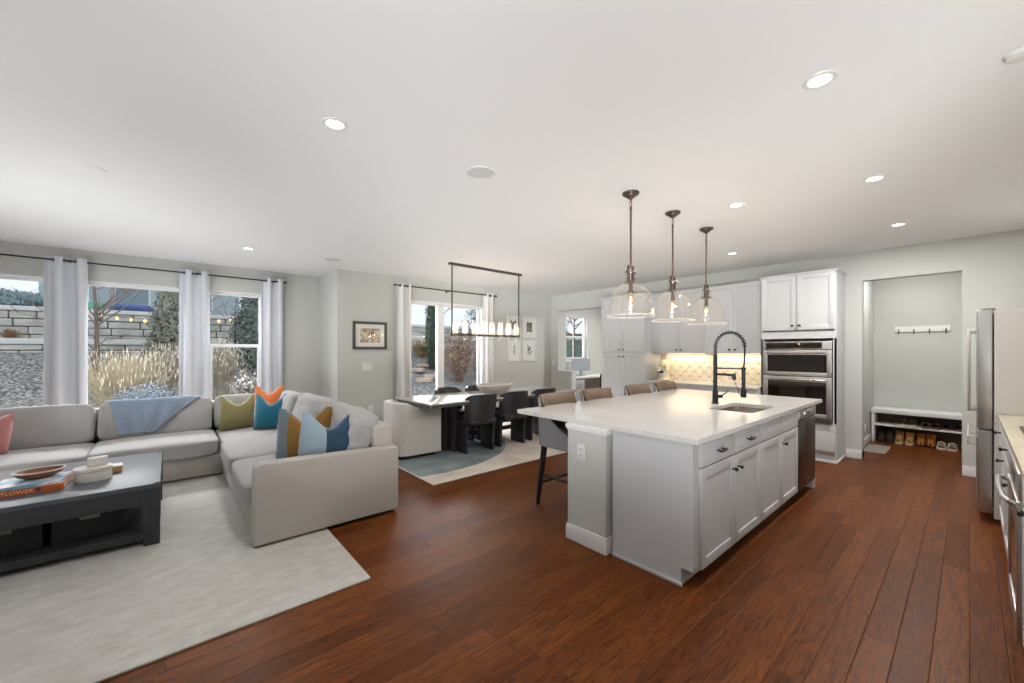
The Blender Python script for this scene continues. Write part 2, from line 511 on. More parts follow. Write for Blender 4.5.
    def soft(s, c, h, e=5.0, n=10, puff=(0, 0, 0), wr=0.0, wsc=6.0, seed=0, M=None, mi=0):
        """rounded box: centre c, half sizes h, exponent e, puffed faces, wrinkle noise"""
        t = bmesh.new()
        bmesh.ops.create_cube(t, size=2)
        bmesh.ops.subdivide_edges(t, edges=list(t.edges), cuts=n, use_grid_fill=True)
        for v in t.verts:
            p = Vector([math.copysign(abs(x) ** 0.72, x) for x in v.co])
            k = (abs(p.x) ** e + abs(p.y) ** e + abs(p.z) ** e) ** (-1 / e)
            q = p * k
            w = [(1 - min(1, abs(q[i])) ** 2) for i in range(3)]
            g = Vector((q.x * (h[0] + puff[0] * w[1] * w[2]), q.y * (h[1] + puff[1] * w[0] * w[2]), q.z * (h[2] + puff[2] * w[0] * w[1])))
            if wr:
                nn = Vector((g.x * wsc + seed, g.y * wsc + seed * 2, g.z * wsc * 1.6))
                g += q.normalized() * wr * noise.noise(nn) + q.normalized() * wr * 0.6 * noise.noise(nn * 2.3)
            v.co = Vector(c) + g
        bmesh.ops.recalc_face_normals(t, faces=t.faces)
        return s.add(t, mi, M)

    def xf(s, M):
        bmesh.ops.transform(s.bm, matrix=M, verts=s.bm.verts)
        return s

    def build(s, name, mats, parent=None, org=None, smooth=35):
        if org is not None:
            o_ = Vector(org)
            for v in s.bm.verts:
                v.co -= o_
        me = bpy.data.meshes.new(name)
        s.bm.to_mesh(me)
        s.bm.free()
        for m in (mats if isinstance(mats, (list, tuple)) else [mats]):
            me.materials.append(m)
        if smooth:
            me.shade_smooth()
            me.set_sharp_from_angle(angle=R(smooth))
        o = bpy.data.objects.new(name, me)
        COL.objects.link(o)
        if parent is not None:
            o.parent = parent
        elif org is not None:
            o.location = org
        return o

def tag(o, label, cat, group=None, kind=None):
    o['label'] = label
    o['category'] = cat
    if group:
        o['group'] = group
    if kind:
        o['kind'] = kind
    return o

def thing(name, label, cat, loc=(0, 0, 0), rz=0.0, group=None):
    o = bpy.data.objects.new(name, None)
    o.empty_display_size = 0.1
    COL.objects.link(o)
    o.location = loc
    o.rotation_euler = (0, 0, rz)
    return tag(o, label, cat, group)

def struct(o):
    o['kind'] = 'structure'
    return o

def dup(root, loc, rz=None, label=None):
    r = root.copy()
    COL.objects.link(r)
    r.location = loc
    if rz is not None:
        r.rotation_euler = (0, 0, rz)
    if label:
        r['label'] = label
    for ch in list(root.children):
        c = ch.copy()
        COL.objects.link(c)
        c.parent = r
        for g in list(ch.children):
            d = g.copy()
            COL.objects.link(d)
            d.parent = c
    return r

def wall_grid(mb, axis, a0, a1, b0, b1, z0, z1, holes):
    """slab along axis ('x' or 'y') from a0..a1, thickness b0..b1, height z0..z1, rectangular holes (a,a,z,z)"""
    A = sorted({a0, a1, *[h[0] for h in holes], *[h[1] for h in holes]})
    Z = sorted({z0, z1, *[h[2] for h in holes], *[h[3] for h in holes]})
    A = [a for a in A if a0 <= a <= a1]
    Z = [z for z in Z if z0 <= z <= z1]
    for i in range(len(A) - 1):
        for j in range(len(Z) - 1):
            ca, cz = (A[i] + A[i + 1]) / 2, (Z[j] + Z[j + 1]) / 2
            if any(h[0] < ca < h[1] and h[2] < cz < h[3] for h in holes):
                continue
            if axis == 'x':
                mb.box(A[i], b0, Z[j], A[i + 1], b1, Z[j + 1])
            else:
                mb.box(b0, A[i], Z[j], b1, A[i + 1], Z[j + 1])
    return mb
CH = 2.745
# ------------------------------------------------------------------ room shell
OUT = [(-3.4, -2.5), (9.85, -2.5), (9.85, 6.85), (7.08, 6.85), (7.08, 6.74), (2.165, 6.74), (2.165, 7.69), (-3.4, 7.69)]
struct(MB().prism(OUT, -0.12, 0.0).build('floor', M_FLOOR, smooth=0))
struct(MB().prism(OUT, CH, CH + 0.12).build('ceiling', M_CEIL, smooth=0))
WIN = [(-2.1, -1.0, 0.58, 2.36), (-0.88, 0.28, 0.58, 2.36), (0.41, 1.165, 0.58, 2.36)]
struct(wall_grid(MB(), 'x', -3.4, 2.165, 7.54, 7.69, 0, CH, WIN).build('wall_living', M_WALL, smooth=0))
struct(MB().box(2.015, 6.59, 0, 2.165, 7.54, CH).build('wall_return', M_WALL, smooth=0))
DOOR = (3.21, 4.98, 0.0, 2.36)
struct(wall_grid(MB(), 'x', 2.165, 6.93, 6.59, 6.74, 0, CH, [DOOR]).build('wall_dining', M_WALL, smooth=0))
HOLES = [(0.06, 0.934, -0.1, 2.365), (4.70, 6.36, -0.1, 2.37)]
struct(wall_grid(MB(), 'y', -0.95, 6.74, 6.93, 7.08, 0, CH, HOLES).build('wall_kitchen', M_WALL, smooth=0))
struct(MB().box(1.4, -0.95, 0, 6.93, -0.8, CH).build('wall_range', M_WALL, smooth=0))
struct(MB().box(-3.4, -2.5, 0, -3.25, 7.54, CH).build('wall_side', M_WALL, smooth=0))
struct(MB().box(-3.25, -2.5, 0, 1.55, -2.35, CH).box(1.4, -2.35, 0, 1.55, -0.95, CH).build('wall_rear', M_WALL, smooth=0))
# half wall of the office opening with its white end casing and cap
hw = struct(MB().box(6.93, 5.945, 0, 7.055, 6.36, 0.955).build('wall_half', M_WALL, smooth=0))
struct(MB().box(6.925, 5.925, 0, 7.06, 5.945, 0.955, 0.003).box(6.915, 5.915, 0.955, 7.07, 6.36, 0.978, 0.004).build('trim_1', M_TRIM))
# office
OW = (7.60, 8.46, 1.18, 2.36)
struct(wall_grid(MB(), 'x', 7.08, 9.85, 6.70, 6.85, 0, CH, [OW]).build('wall_office', M_WALL, smooth=0))
struct(MB().box(9.70, 3.4, 0, 9.85, 6.70, CH).build('wall_office_end', M_WALL, smooth=0))
struct(MB().box(7.08, 3.25, 0, 9.85, 3.4, CH).build('wall_office_side', M_WALL, smooth=0))
# mudroom
struct(MB().box(8.85, -0.3, 0, 9.0, 1.2, CH).build('wall_mudroom', M_WALL, smooth=0))
struct(MB().box(7.08, 1.045, 0, 8.85, 1.195, CH).build('wall_mudroom_side', M_WALL, smooth=0))
struct(MB().box(7.08, -0.3, 0, 8.85, -0.15, CH).build('wall_mudroom_far', M_WALL, smooth=0))

def base_run(name, segs):
    m = MB()
    for x0, y0, x1, y1 in segs:
        m.box(x0, y0, 0, x1, y1, 0.105, 0.004)
        m.box(x0 + (0.004 if x1 - x0 > 0.05 else 0.003), y0 + 0.003, 0.1, x1 - 0.003, y1 - 0.003, 0.118, 0.003)
    return struct(m.build(name, M_TRIM))
base_run('baseboard_kitchen', [(6.915, -0.79, 6.93, 0.06), (6.915, 0.934, 6.93, 1.10), (6.93, 0.046, 7.08, 0.06), (6.93, 0.934, 7.08, 0.948), (6.915, 5.95, 6.93, 6.58)])
base_run('baseboard_mudroom', [(7.08, 1.031, 8.44, 1.045)])
base_run('baseboard_dining', [(2.165, 6.576, 3.14, 6.59), (5.05, 6.576, 6.91, 6.59)])
base_run('baseboard_return', [(2.0, 6.576, 2.015, 7.54)])
base_run('baseboard_living', [(-3.3, 7.525, 1.99, 7.54)])

# windows
def window(n, x0, x1, z0, z1, y, rail=None, muntin=None, fr=0.055):
    m = MB()
    yo, yi = y + 0.07, y + 0.13
    m.box(x0, yo, z0, x0 + fr, yi, z1, 0.004).box(x1 - fr, yo, z0, x1, yi, z1, 0.004)
    m.box(x0 + fr, yo, z1 - fr, x1 - fr, yi, z1, 0.004).box(x0 + fr, yo, z0, x1 - fr, yi, z0 + fr, 0.004)
    m.box(x0 - 0.01, y - 0.03, z0 - 0.03, x1 + 0.01, y + 0.07, z0, 0.004)          # stool
    m.box(x0, y + 0.002, z1 - 0.02, x1, y + 0.07, z1 - 0.0, 0.002)                # head liner
    w = struct(m.build('window_%d' % n, M_TRIM))
    s = MB()
    if rail:
        s.box(x0 + fr, yo - 0.012, rail - 0.025, x1 - fr, yi - 0.02, rail + 0.025, 0.004)
        for a in (x0 + fr, x1 - fr - 0.03):
            s.box(a, yo - 0.01, z0 + fr, a + 0.03, yo + 0.02, rail, 0.003)
        s.box(x0 + fr, yo - 0.01, z0 + fr, x1 - fr, yo + 0.02, z0 + fr + 0.035, 0.003)
    for mx in (muntin or []):
        s.box(mx - 0.007, yo + 0.02, z0 + fr, mx + 0.007, yo + 0.034, z1 - fr, 0.002)
    if rail or muntin:
        struct(s.build('sash', M_TRIM, w))
    g = struct(MB().box(x0 + fr - 0.01, yo + 0.024, z0 + fr - 0.01, x1 - fr + 0.01, yo + 0.03, z1 - fr + 0.01).build('pane', M_GLASS, w, smooth=0))
    return w
window(1, *WIN[0], 7.54)
window(2, *WIN[1], 7.54)
window(3, *WIN[2], 7.54, rail=1.515)
window(4, *OW, 6.70, rail=1.80, muntin=[7.99])

# sliding patio door
x0, x1, _, z1 = DOOR
m = MB()
m.box(x0, 6.60, 0, x0 + 0.06, 6.73, z1, 0.004).box(x1 - 0.10, 6.60, 0, x1, 6.73, z1, 0.004)
m.box(x0 + 0.06, 6.60, z1 - 0.05, x1 - 0.10, 6.73, z1, 0.004).box(x0 + 0.06, 6.60, 0, x1 - 0.10, 6.73, 0.04, 0.004)
d = struct(m.build('door_1', M_TRIM))
for nm, a, b, yy in (('sliding_panel', 3.27, 4.0, 6.625), ('fixed_panel', 3.86, 4.88, 6.68)):
    s = MB()
    s.box(a, yy, 0.04, a + (0.03 if nm[0] == 's' else 0.13), yy + 0.035, z1 - 0.05, 0.004)
    s.box(b - (0.14 if nm[0] == 's' else 0.05), yy, 0.04, b, yy + 0.035, z1 - 0.05, 0.004)
    s.box(a + 0.03, yy, z1 - 0.07, b - 0.05, yy + 0.035, z1 - 0.05, 0.003)
    s.box(a + 0.03, yy, 0.04, b - 0.05, yy + 0.035, 0.15, 0.003)
    pn = struct(s.build(nm, M_TRIM, d))
    struct(MB().box(a + 0.025, yy + 0.015, 0.14, b - 0.04, yy + 0.02, z1 - 0.065).build('pane', M_GLASS, pn, smooth=0))
hd = MB().tube([(3.93, 6.62, 0.95), (3.93, 6.59, 0.97), (3.93, 6.585, 1.08), (3.93, 6.59, 1.19), (3.93, 6.62, 1.21)], 0.011)
struct(hd.build('door_handle', M_TRIM, d))

# backsplash
struct(MB().box(6.918, 1.957, 0.914, 6.93, 3.755, 1.395).build('trim_2', arabesque_material(), smooth=0))

# ------------------------------------------------------------------ ceiling fittings
def downlight(x, y, label, p=1.0):
    t = thing('recessed_downlight', label, 'ceiling light', (x, y, CH), group='recessed ceiling lights')
    MB().lathe([(0.046, -0.003), (0.050, -0.006), (0.068, -0.004), (0.071, 0.0), (0.046, 0.0)], n=28).build('trim_ring', M_PLASTIC, t)
    MB().lathe([(0, -0.002), (0.047, -0.002), (0.047, 0.0)], n=28).build('lens', M_LED, t)
    l = bpy.data.lights.new('downlight_lamp', 'AREA')
    l.shape = 'DISK'; l.size = 0.085; l.energy = DL * p; l.color = (1, 0.975, 0.94)
    lo = bpy.data.objects.new('downlight_lamp', l); COL.objects.link(lo)
    lo.location = (x, y, CH - 0.009)
    return t
DL = 13
downlight(8.3, 5.0, 'added unseen recessed office ceiling light', 4.0)  # out-of-view lamp added to brighten the office
downlight(7.9, 0.5, 'added unseen recessed ceiling light inside the mudroom', 1.25)  # likewise added out of view, lifts the mudroom walls
downlight(2.378, 0.475, 'lit recessed ceiling light over the walkway, the largest one in the picture', 0.75)
downlight(4.05, 0.475, 'lit recessed ceiling light above the walkway, middle of its row of three', 0.8)
downlight(5.71, 0.485, 'lit recessed ceiling light above the walkway just in front of the mudroom opening', 2.8)
downlight(3.846, 1.373, 'lit recessed ceiling light above the faucet side of the island, beyond the last pendant rod', 0.8)
downlight(5.72, 2.09, 'lit recessed ceiling light in front of the grey wall cabinets, lowest beside the pendants', 0.28)
downlight(0.721, 2.397, 'lit recessed ceiling light alone over the open floor in front of the sofa')
downlight(0.756, 6.039, 'lit recessed ceiling light above the corner of the sofa near the curtained windows', 1.4)

def speaker(x, y, r, label):
    t = thing('ceiling_speaker', label, 'speaker', (x, y, CH), group='round ceiling speakers')
    MB().lathe([(r, 0), (r, -0.006), (r - 0.006, -0.008), (r - 0.008, -0.003)], n=36).build('rim', M_SPEAKER, t)
    MB().lathe([(0, -0.004), (r - 0.006, -0.004), (r - 0.006, 0)], n=36).build('grille', M_SPEAKER, t)
speaker(1.726, 2.35, 0.105, 'round grey ceiling speaker in the middle of the ceiling, unlit')
speaker(1.769, 5.969, 0.105, 'round grey ceiling speaker close to the wall corner above the framed picture')
sp3 = thing('blank_ceiling_plate', 'round white blank plate on the ceiling above the coffee table', 'ceiling plate', (-0.465, 4.149, CH))
MB().lathe([(0, -0.007), (0.10, -0.007), (0.117, -0.005), (0.12, 0)], n=36).build('cover', M_CEIL, sp3)
sd = thing('smoke_detector', 'round white smoke detector cut by the picture edge above the range counter', 'smoke detector', (2.83, -0.15, CH))
MB().lathe([(0, -0.022), (0.034, -0.022), (0.046, -0.016), (0.05, 0)], n=32).build('body', M_PLASTIC, sd)
MB().lathe([(0.052, 0), (0.052, -0.006), (0.055, -0.006), (0.055, 0)], n=32).build('mounting_ring', M_PLASTIC, sd)

# ------------------------------------------------------------------ cabinets (local frame: width along +x, front faces -y at y=0, depth +y)
def shaker(mb, x0, z0, x1, z1, st=0.06, th=0.02, y=0.0):
    b = 0.0025
    mb.box(x0, y - th, z0, x0 + st, y, z1, b).box(x1 - st, y - th, z0, x1, y, z1, b)
    mb.box(x0 + st, y - th, z1 - st, x1 - st, y, z1, b).box(x0 + st, y - th, z0, x1 - st, y, z0 + st, b)
    mb.box(x0 + st - 0.002, y - th + 0.009, z0 + st - 0.002, x1 - st + 0.002, y - 0.002, z1 - st + 0.002)
    return mb

def knob(x, z, y=-0.02):
    m = MB()
    m.cyl((x, y, z), (x, y - 0.02, z), 0.007, n=10)
    m.soft((x, y - 0.028, z), (0.019, 0.009, 0.0125), e=3, n=3)
    return m

def pull(x, z, y=-0.02, w=0.055):
    m = MB()
    m.cyl((x - w * .7, y, z), (x - w * .7, y - 0.026, z), 0.006, n=8).cyl((x + w * .7, y, z), (x + w * .7, y - 0.026, z), 0.006, n=8)
    m.tube([(x - w, y - 0.026, z), (x - w * .7, y - 0.030, z), (x, y - 0.034, z), (x + w * .7, y - 0.030, z), (x + w, y - 0.026, z)], [0.008, 0.0095, 0.0085, 0.0095, 0.008], n=8)
    return m

def add_door(t, x0, z0, x1, z1, kx=None, kz=None, mm=None):
    d = shaker(MB(), x0, z0, x1, z1).build('door', mm or M_CAB, t)
    if kx is not None:
        knob(kx, kz).build('knob', M_BLACK, d)
    return d

def add_drawer(t, x0, z0, x1, z1, handle=True, mm=None, nm='drawer'):
    d = MB().box(x0, -0.02, z0, x1, 0, z1, 0.003).build(nm, mm or M_CAB, t)
    if handle:
        pull((x0 + x1) / 2, (z0 + z1) / 2).build('handle', M_BLACK, d)
    return d

# island -----------------------------------------------------------
FY = 1.08
c1 = thing('island_cabinet', 'grey island base cabinet with two drawers over two doors, at the near corner', 'cabinet', (2.362, FY, 0))
m = MB().box(0.02, 0.0, 0.11, 1.106, 0.575, 0.88).box(0.02, 0.075, 0.0, 1.106, 0.575, 0.11)
m.build('carcass', M_CAB, c1, smooth=0)
# end panel with toe notch and shoe moulding
ep = MB()
tmp = [(0.0, 0.11), (0.0, 0.88), (0.568, 0.88), (0.568, 0.0), (0.075, 0.0), (0.075, 0.11)]
ep.prism(tmp, 0, 0.02, M=Matrix(((0, 0, 1, 0), (1, 0, 0, 0), (0, 1, 0, 0), (0, 0, 0, 1))))
ep.box(-0.012, 0.062, 0.0, 0.0, 0.568, 0.02, 0.003)
ep.build('end_panel', M_CAB, c1)
X0 = 2.362
add_door(c1, 2.434 - X0, 0.105, 2.948 - X0, 0.717, 2.905 - X0, 0.632)
add_door(c1, 2.955 - X0, 0.105, 3.466 - X0, 0.717, 3.0 - X0, 0.632)
add_drawer(c1, 2.434 - X0, 0.727, 2.948 - X0, 0.870)
add_drawer(c1, 2.955 - X0, 0.727, 3.466 - X0, 0.870)
MB().box(0.02, -0.001, 0.11, 0.066, 0.02, 0.88).build('filler_strip', M_CAB, c1, smooth=0)
c2 = thing('sink_cabinet', 'grey island sink cabinet with two doors under plain false drawer fronts', 'cabinet', (3.472, FY, 0))
MB().box(0, 0, 0.11, 1.018, 0.575, 0.60).box(0, 0.0, 0.60, 1.018, 0.02, 0.88).box(0, 0.02, 0.60, 0.018, 0.575, 0.88).box(1.0, 0.02, 0.6, 1.018, 0.575, 0.88).box(0, 0.075, 0, 1.018, 0.575, 0.11).build('carcass', M_CAB, c2, smooth=0)
add_door(c2, 0.003, 0.105, 0.503, 0.717)
add_door(c2, 0.510, 0.105, 1.014, 0.717, 0.552, 0.632)
add_drawer(c2, 0.003, 0.727, 0.503, 0.870, handle=False, nm='false_front')
add_drawer(c2, 0.510, 0.727, 1.014, 0.870, handle=False, nm='false_front')
dw = thing('dishwasher', 'dark stainless dishwasher at the far end of the island', 'dishwasher', (4.495, FY, 0))
MB().box(0.003, 0.0, 0.11, 0.592, 0.58, 0.875).box(0.02, 0.07, 0.0, 0.575, 0.5, 0.11).build('tub', M_BLACK, dw)
MB().box(0.003, -0.028, 0.112, 0.592, 0.0, 0.775, 0.004).build('door', M_DW, dw)
pn = MB().box(0.003, -0.03, 0.783, 0.592, 0.0, 0.868, 0.004).build('control_panel', M_STEEL, dw)
MB().box(0.16, -0.034, 0.80, 0.44, -0.029, 0.85, 0.003).build('pocket_handle', M_CHROME, pn)
MB().box(0.27, -0.030, 0.16, 0.33, -0.0275, 0.172).build('badge', M_CHROME, dw)
kw = thing('island_knee_wall', 'grey painted knee wall under the seating side of the island with white base', 'knee wall', (2.318, 1.668, 0))
MB().box(0.0, 0.008, 0.0, 2.93, 0.356, 0.88).build('body', M_WALL, kw, smooth=0)
b = MB()
for a in ((-0.012, -0.004, 0.0, 2.94, 0.368, 0.10),):
    b.box(-0.012, -0.004, 0, 2.94, 0.368, 0.098, 0.004)
    b.box(-0.009, -0.001, 0.095, 2.937, 0.365, 0.115, 0.004)
b.build('baseboard', M_TRIM, kw)
MB().box(-0.008, 0.0, 0.838, 2.94, 0.364, 0.855, 0.004).box(-0.014, -0.006, 0.852, 2.946, 0.37, 0.881, 0.005).build('cap_moulding', M_TRIM, kw)
iep = thing('island_end_panel', 'pale grey panel closing the far end of the island beside the dishwasher', 'end panel', (5.095, 1.085, 0))
MB().box(0, 0, 0.0, 0.02, 0.575, 0.88).build('panel', M_CAB, iep, smooth=0)
MB().box(-0.003, -0.02, 0.0, 0.037, 0.575, 0.10, 0.004).build('shoe_moulding', M_TRIM, iep)

def outlet(name, label, center, normal, slots=True, w=0.076, h=0.12, rocker=0):
    """wall plate: local plate faces -y"""
    ang = {'-x': -PI / 2, '-y': 0, '+y': PI}[normal]
    t = thing(name, label, 'outlet' if slots else 'light switch', center, ang)
    MB().box(-w / 2, -0.007, -h / 2, w / 2, 0, h / 2, 0.003).build('plate', M_PLASTIC, t)
    if slots:
        for zz in (0.022, -0.022):
            f = MB().soft((0, -0.008, zz), (0.017, 0.003, 0.015), e=3.5, n=3).build('socket', M_PLASTIC, t)
            MB().box(-0.009, -0.0118, zz - 0.002, -0.006, -0.0105, zz + 0.007).box(0.006, -0.0118, zz - 0.002, 0.009, -0.0105, zz + 0.007).cyl((0, -0.0118, zz - 0.008), (0, -0.0105, zz - 0.008), 0.0025, n=8).build('slots', M_RUBBER, f)
    else:
        n = max(1, rocker)
        for k in range(n):
            cx = (k - (n - 1) / 2) * 0.046
            MB().box(cx - 0.016, -0.011, -0.033, cx + 0.016, -0.006, 0.033, 0.002).build('rocker', M_PLASTIC, t)
    return t
outlet('power_outlet', 'white wall outlet on the end of the island knee wall', (2.318, 1.89, 0.683), '-x')
outlet('power_outlet', 'white wall outlet low on the wall below the framed picture', (2.55, 6.59, 0.46), '-y')
outlet('power_outlet', 'white outlet low on the mudroom side wall beside the bench', (8.0, 1.045, 0.26), '-y')
outlet('light_switch', 'white triple light switch plate below the framed picture', (2.495, 6.59, 1.17), '-y', False, 0.165, 0.12, 3)
outlet('light_switch', 'small white switch plate beside the office opening', (6.93, 6.50, 1.15), '-x', False, 0.076, 0.12, 1)

# worktop with sink cut-out
def rrect(x0, y0, x1, y1, r, n=5):
    pts = []
    for cx, cy, a in ((x1 - r, y1 - r, 0), (x0 + r, y1 - r, 90), (x0 + r, y0 + r, 180), (x1 - r, y0 + r, 270)):
        for k in range(n + 1):
            an = R(a + 90 * k / n)
            pts.append((cx + r * math.cos(an), cy + r * math.sin(an)))
    return pts
SX0, SX1, SY0, SY1 = 3.67, 4.30, 1.185, 1.555
def slab_with_hole(outer, inner, z0, z1):
    t = bmesh.new()
    eds = []
    for lp in (outer, inner):
        v = [t.verts.new((x, y, z0)) for x, y in lp]
        eds += [t.edges.new((v[i], v[(i + 1) % len(v)])) for i in range(len(v))]
    bmesh.ops.triangle_fill(t, edges=eds, use_beauty=True)
    r = bmesh.ops.extrude_face_region(t, geom=list(t.faces))
    bmesh.ops.translate(t, vec=(0, 0, z1 - z0), verts=[v for v in r['geom'] if isinstance(v, bmesh.types.BMVert)])
    bmesh.ops.recalc_face_normals(t, faces=t.faces)
    return t
m = MB()
m.add(slab_with_hole(rrect(2.335, 1.04, 5.325, 2.635, 0.008, 2), rrect(SX0, SY0, SX1, SY1, 0.06), 0.882, 0.914))
ct = tag(m.build('island_worktop', M_QUARTZ, org=(2.335, 1.04, 0.882)), 'large white quartz worktop covering the kitchen island', 'worktop')
sk = thing('undermount_sink', 'stainless undermount sink set into the white island worktop', 'sink', (3.985, 1.37, 0.66))
m = MB()
lo, li = rrect(SX0 - .012, SY0 - .012, SX1 + .012, SY1 + .012, 0.07), rrect(SX0 + .03, SY0 + .03, SX1 - .03, SY1 - .03, 0.07)
t = bmesh.new()
rings = []
for lp, z in ((lo, 0.881), (rrect(SX0 - .004, SY0 - .004, SX1 + .004, SY1 + .004, 0.066), 0.881), (rrect(SX0 + .008, SY0 + .008, SX1 - .008, SY1 - .008, 0.07), 0.72), (li, 0.69), (rrect(3.93, 1.33, 4.03, 1.41, 0.039), 0.682)):
    rings.append([t.verts.new((x, y, z)) for x, y in lp])
for A, B in zip(rings, rings[1:]):
    for k in range(len(A)):
        t.faces.new((A[k], A[(k + 1) % len(A)], B[(k + 1) % len(A)], B[k]))
t.faces.new(rings[-1])
bmesh.ops.recalc_face_normals(t, faces=t.faces)
bmesh.ops.reverse_faces(t, faces=t.faces)
m.add(t)
m.build('basin', M_SINK, sk, org=(3.985, 1.37, 0.66))
MB().lathe([(0, 0.004), (0.02, 0.004), (0.03, 0.008), (0.042, 0.006), (0.044, 0.0)], c=(3.98, 1.37, 0.681)).build('drain', M_CHROME, sk, org=(3.985, 1.37, 0.66))

# faucet (spring pull-down)
fx, fy = 4.087, 1.649
hx, hy = 4.15, 1.405
fa = thing('pull_down_faucet', 'tall matte black spring pull-down faucet standing behind the sink', 'faucet', (fx, fy, 0.914))
og = (fx, fy, 0.914)
def F(t, z):   # along the arch plane
    return (fx + (hx - fx) * t, fy + (hy - fy) * t, z)
MB().lathe([(0, 0), (0.034, 0), (0.034, 0.008), (0.027, 0.014), (0.026, 0.125), (0.019, 0.135), (0.019, 0.47), (0.015, 0.48), (0, 0.48)], n=20).build('column', M_BLACKF, fa)
arch = [F(0, 1.36), F(0, 1.46)]
for k in range(13):
    a = PI - PI * k / 12
    arch.append(F(0.5 + 0.5 * math.cos(a), 1.47 + 0.145 * math.sin(a)))
full = arch + [F(1.0, 1.42), F(0.99, 1.34), F(0.96, 1.27)]
MB().tube(full, 0.008, n=10).build('hose', M_BLACKF, fa, org=og)
def resample(pts, n):
    pts = [Vector(p) for p in pts]
    ds = [0]
    for a, b in zip(pts, pts[1:]):
        ds.append(ds[-1] + (b - a).length)
    out = []
    for i in range(n):
        d = ds[-1] * i / (n - 1)
        k = max(j for j in range(len(ds)) if ds[j] <= d + 1e-9)
        k = min(k, len(pts) - 2)
        out.append(pts[k].lerp(pts[k + 1], (d - ds[k]) / max(1e-9, ds[k + 1] - ds[k])))
    return out
path = resample(arch, 330)
coil = []
for i, p in enumerate(path):
    d = (path[min(i + 1, len(path) - 1)] - path[max(i - 1, 0)]).normalized()
    side = Vector((hx - fx, hy - fy, 0)).cross(Vector((0, 0, 1))).normalized()
    nn = d.cross(side).normalized()
    an = 2 * PI * 21 * i / 330
    coil.append(p + (nn * math.cos(an) + side * math.sin(an)) * 0.0175)
MB().tube(coil, 0.0042, n=5).build('spring', M_BLACKF, fa, org=og)
MB().cyl(F(.96, 1.275), F(.96, 1.06), 0.017, n=16).cyl(F(.96, 1.06), F(.96, 1.0), 0.023, 0.026, n=16).cyl(F(.96, 1.0), F(.96, .99), 0.026, 0.022, n=16).build('spray_head', M_BLACKF, fa, org=og)
MB().tube([F(0, 1.265), F(.5, 1.265), F(.9, 1.265)], 0.0075, n=8).cyl(F(.96, 1.252), F(.96, 1.278), 0.022, n=14).build('support_arm', M_BLACKF, fa, org=og)
MB().tube([F(0, 1.205), F(.3, 1.205), F(.62, 1.2)], [0.012, 0.012, 0.013], n=10).cyl(F(.62, 1.215), F(.66, 1.155), 0.02, 0.015, n=12).build('pot_spout', M_BLACKF, fa, org=og)
MB().tube([F(.66, 1.15), F(.7, 1.11), F(.78, 1.07), F(.8, 1.03), F(.9, 1.0)], 0.003, n=6).build('hose_loop', M_BLACKF, fa, org=og)
MB().cyl((fx + 0.015, fy - 0.012, 0.985), (fx + 0.055, fy - 0.04, 0.985), 0.016, n=12).tube([(fx + 0.05, fy - 0.036, 0.988), (fx + 0.085, fy - 0.07, 1.02), (fx + 0.10, fy - 0.085, 1.045)], [0.006, 0.005, 0.005], n=8).build('lever', M_BLACKF, fa, org=og)

# kitchen wall units (front faces -x): rz = -90 deg; local x runs towards -y
RZ = -PI / 2
KX = 6.41
ov = thing('oven_tower_cabinet', 'tall pale grey cabinet tower holding the built-in ovens, crown at its top', 'cabinet', (KX, 1.955, 0), RZ)
W_ = 0.845
m = MB()
m.box(0, 0, 0.11, 0.02, 0.505, 2.46).box(W_ - 0.02, 0, 0.0, W_, 0.505, 2.46).box(0.02, 0.5, 0.11, W_ - 0.02, 0.505, 2.46).box(0.02, 0, 2.44, W_ - 0.02, 0.5, 2.46)
m.box(0.02, 0, 1.60, W_ - 0.02, 0.5, 1.70).box(0.02, 0, 0.40, W_ - 0.02, 0.5, 0.50)
m.box(0.02, 0.0, 0.11, W_ - 0.02, 0.5, 0.13).box(0.0, 0.0, 0.5, 0.034, 0.02, 1.60).box(W_ - 0.034, 0, 0.5, W_, 0.02, 1.60)
m.box(0.0, 0.03, 0.0, W_ - 0.02, 0.06, 0.11)
m.build('carcass', M_CAB, ov, smooth=0)
MB().box(-0.0, -0.012, 0.0, W_ + 0.012, 0.0, 0.03, 0.004).box(W_, -0.0, 0.0, W_ + 0.012, 0.505, 0.03, 0.004).build('shoe_moulding', M_TRIM, ov)
add_door(ov, 0.010, 1.715, 0.419, 2.455, 0.382, 1.775)
add_door(ov, 0.425, 1.715, 0.835, 2.455, 0.462, 1.775)
add_drawer(ov, 0.010, 0.135, 0.835, 0.395, handle=False)
MB().box(0.03, -0.022, 0.15, W_ - 0.03, -0.018, 0.26).build('drawer_panel', M_CAB, ov)
MB().box(-0.006, -0.03, 2.452, W_ + 0.012, 0.505, 2.47, 0.003).box(-0.012, -0.04, 2.468, W_ + 0.022, 0.505, 2.482, 0.003).build('crown', M_CAB, ov)
oo = thing('wall_oven', 'stainless double wall oven with a microwave above, built into the cabinet tower', 'oven', (KX - 0.005, 1.916, 0.5), RZ)
OWD = 0.765
MB().box(0.005, 0.0, 0.005, OWD - 0.005, 0.46, 1.065).build('housing', M_BLACK, oo)
cp = MB().box(0, -0.028, 0.955, OWD, 0.0, 1.062, 0.004).build('control_panel', M_STEEL, oo)
MB().box(0.03, -0.031, 0.965, OWD - 0.10, -0.0275, 1.048, 0.002).build('touch_panel', M_OVGLASS, cp)
MB().box(0.28, -0.0325, 0.985, 0.39, -0.0305, 1.035).build('display', mat('oven_display', '#0b0d10', 0.2), cp)
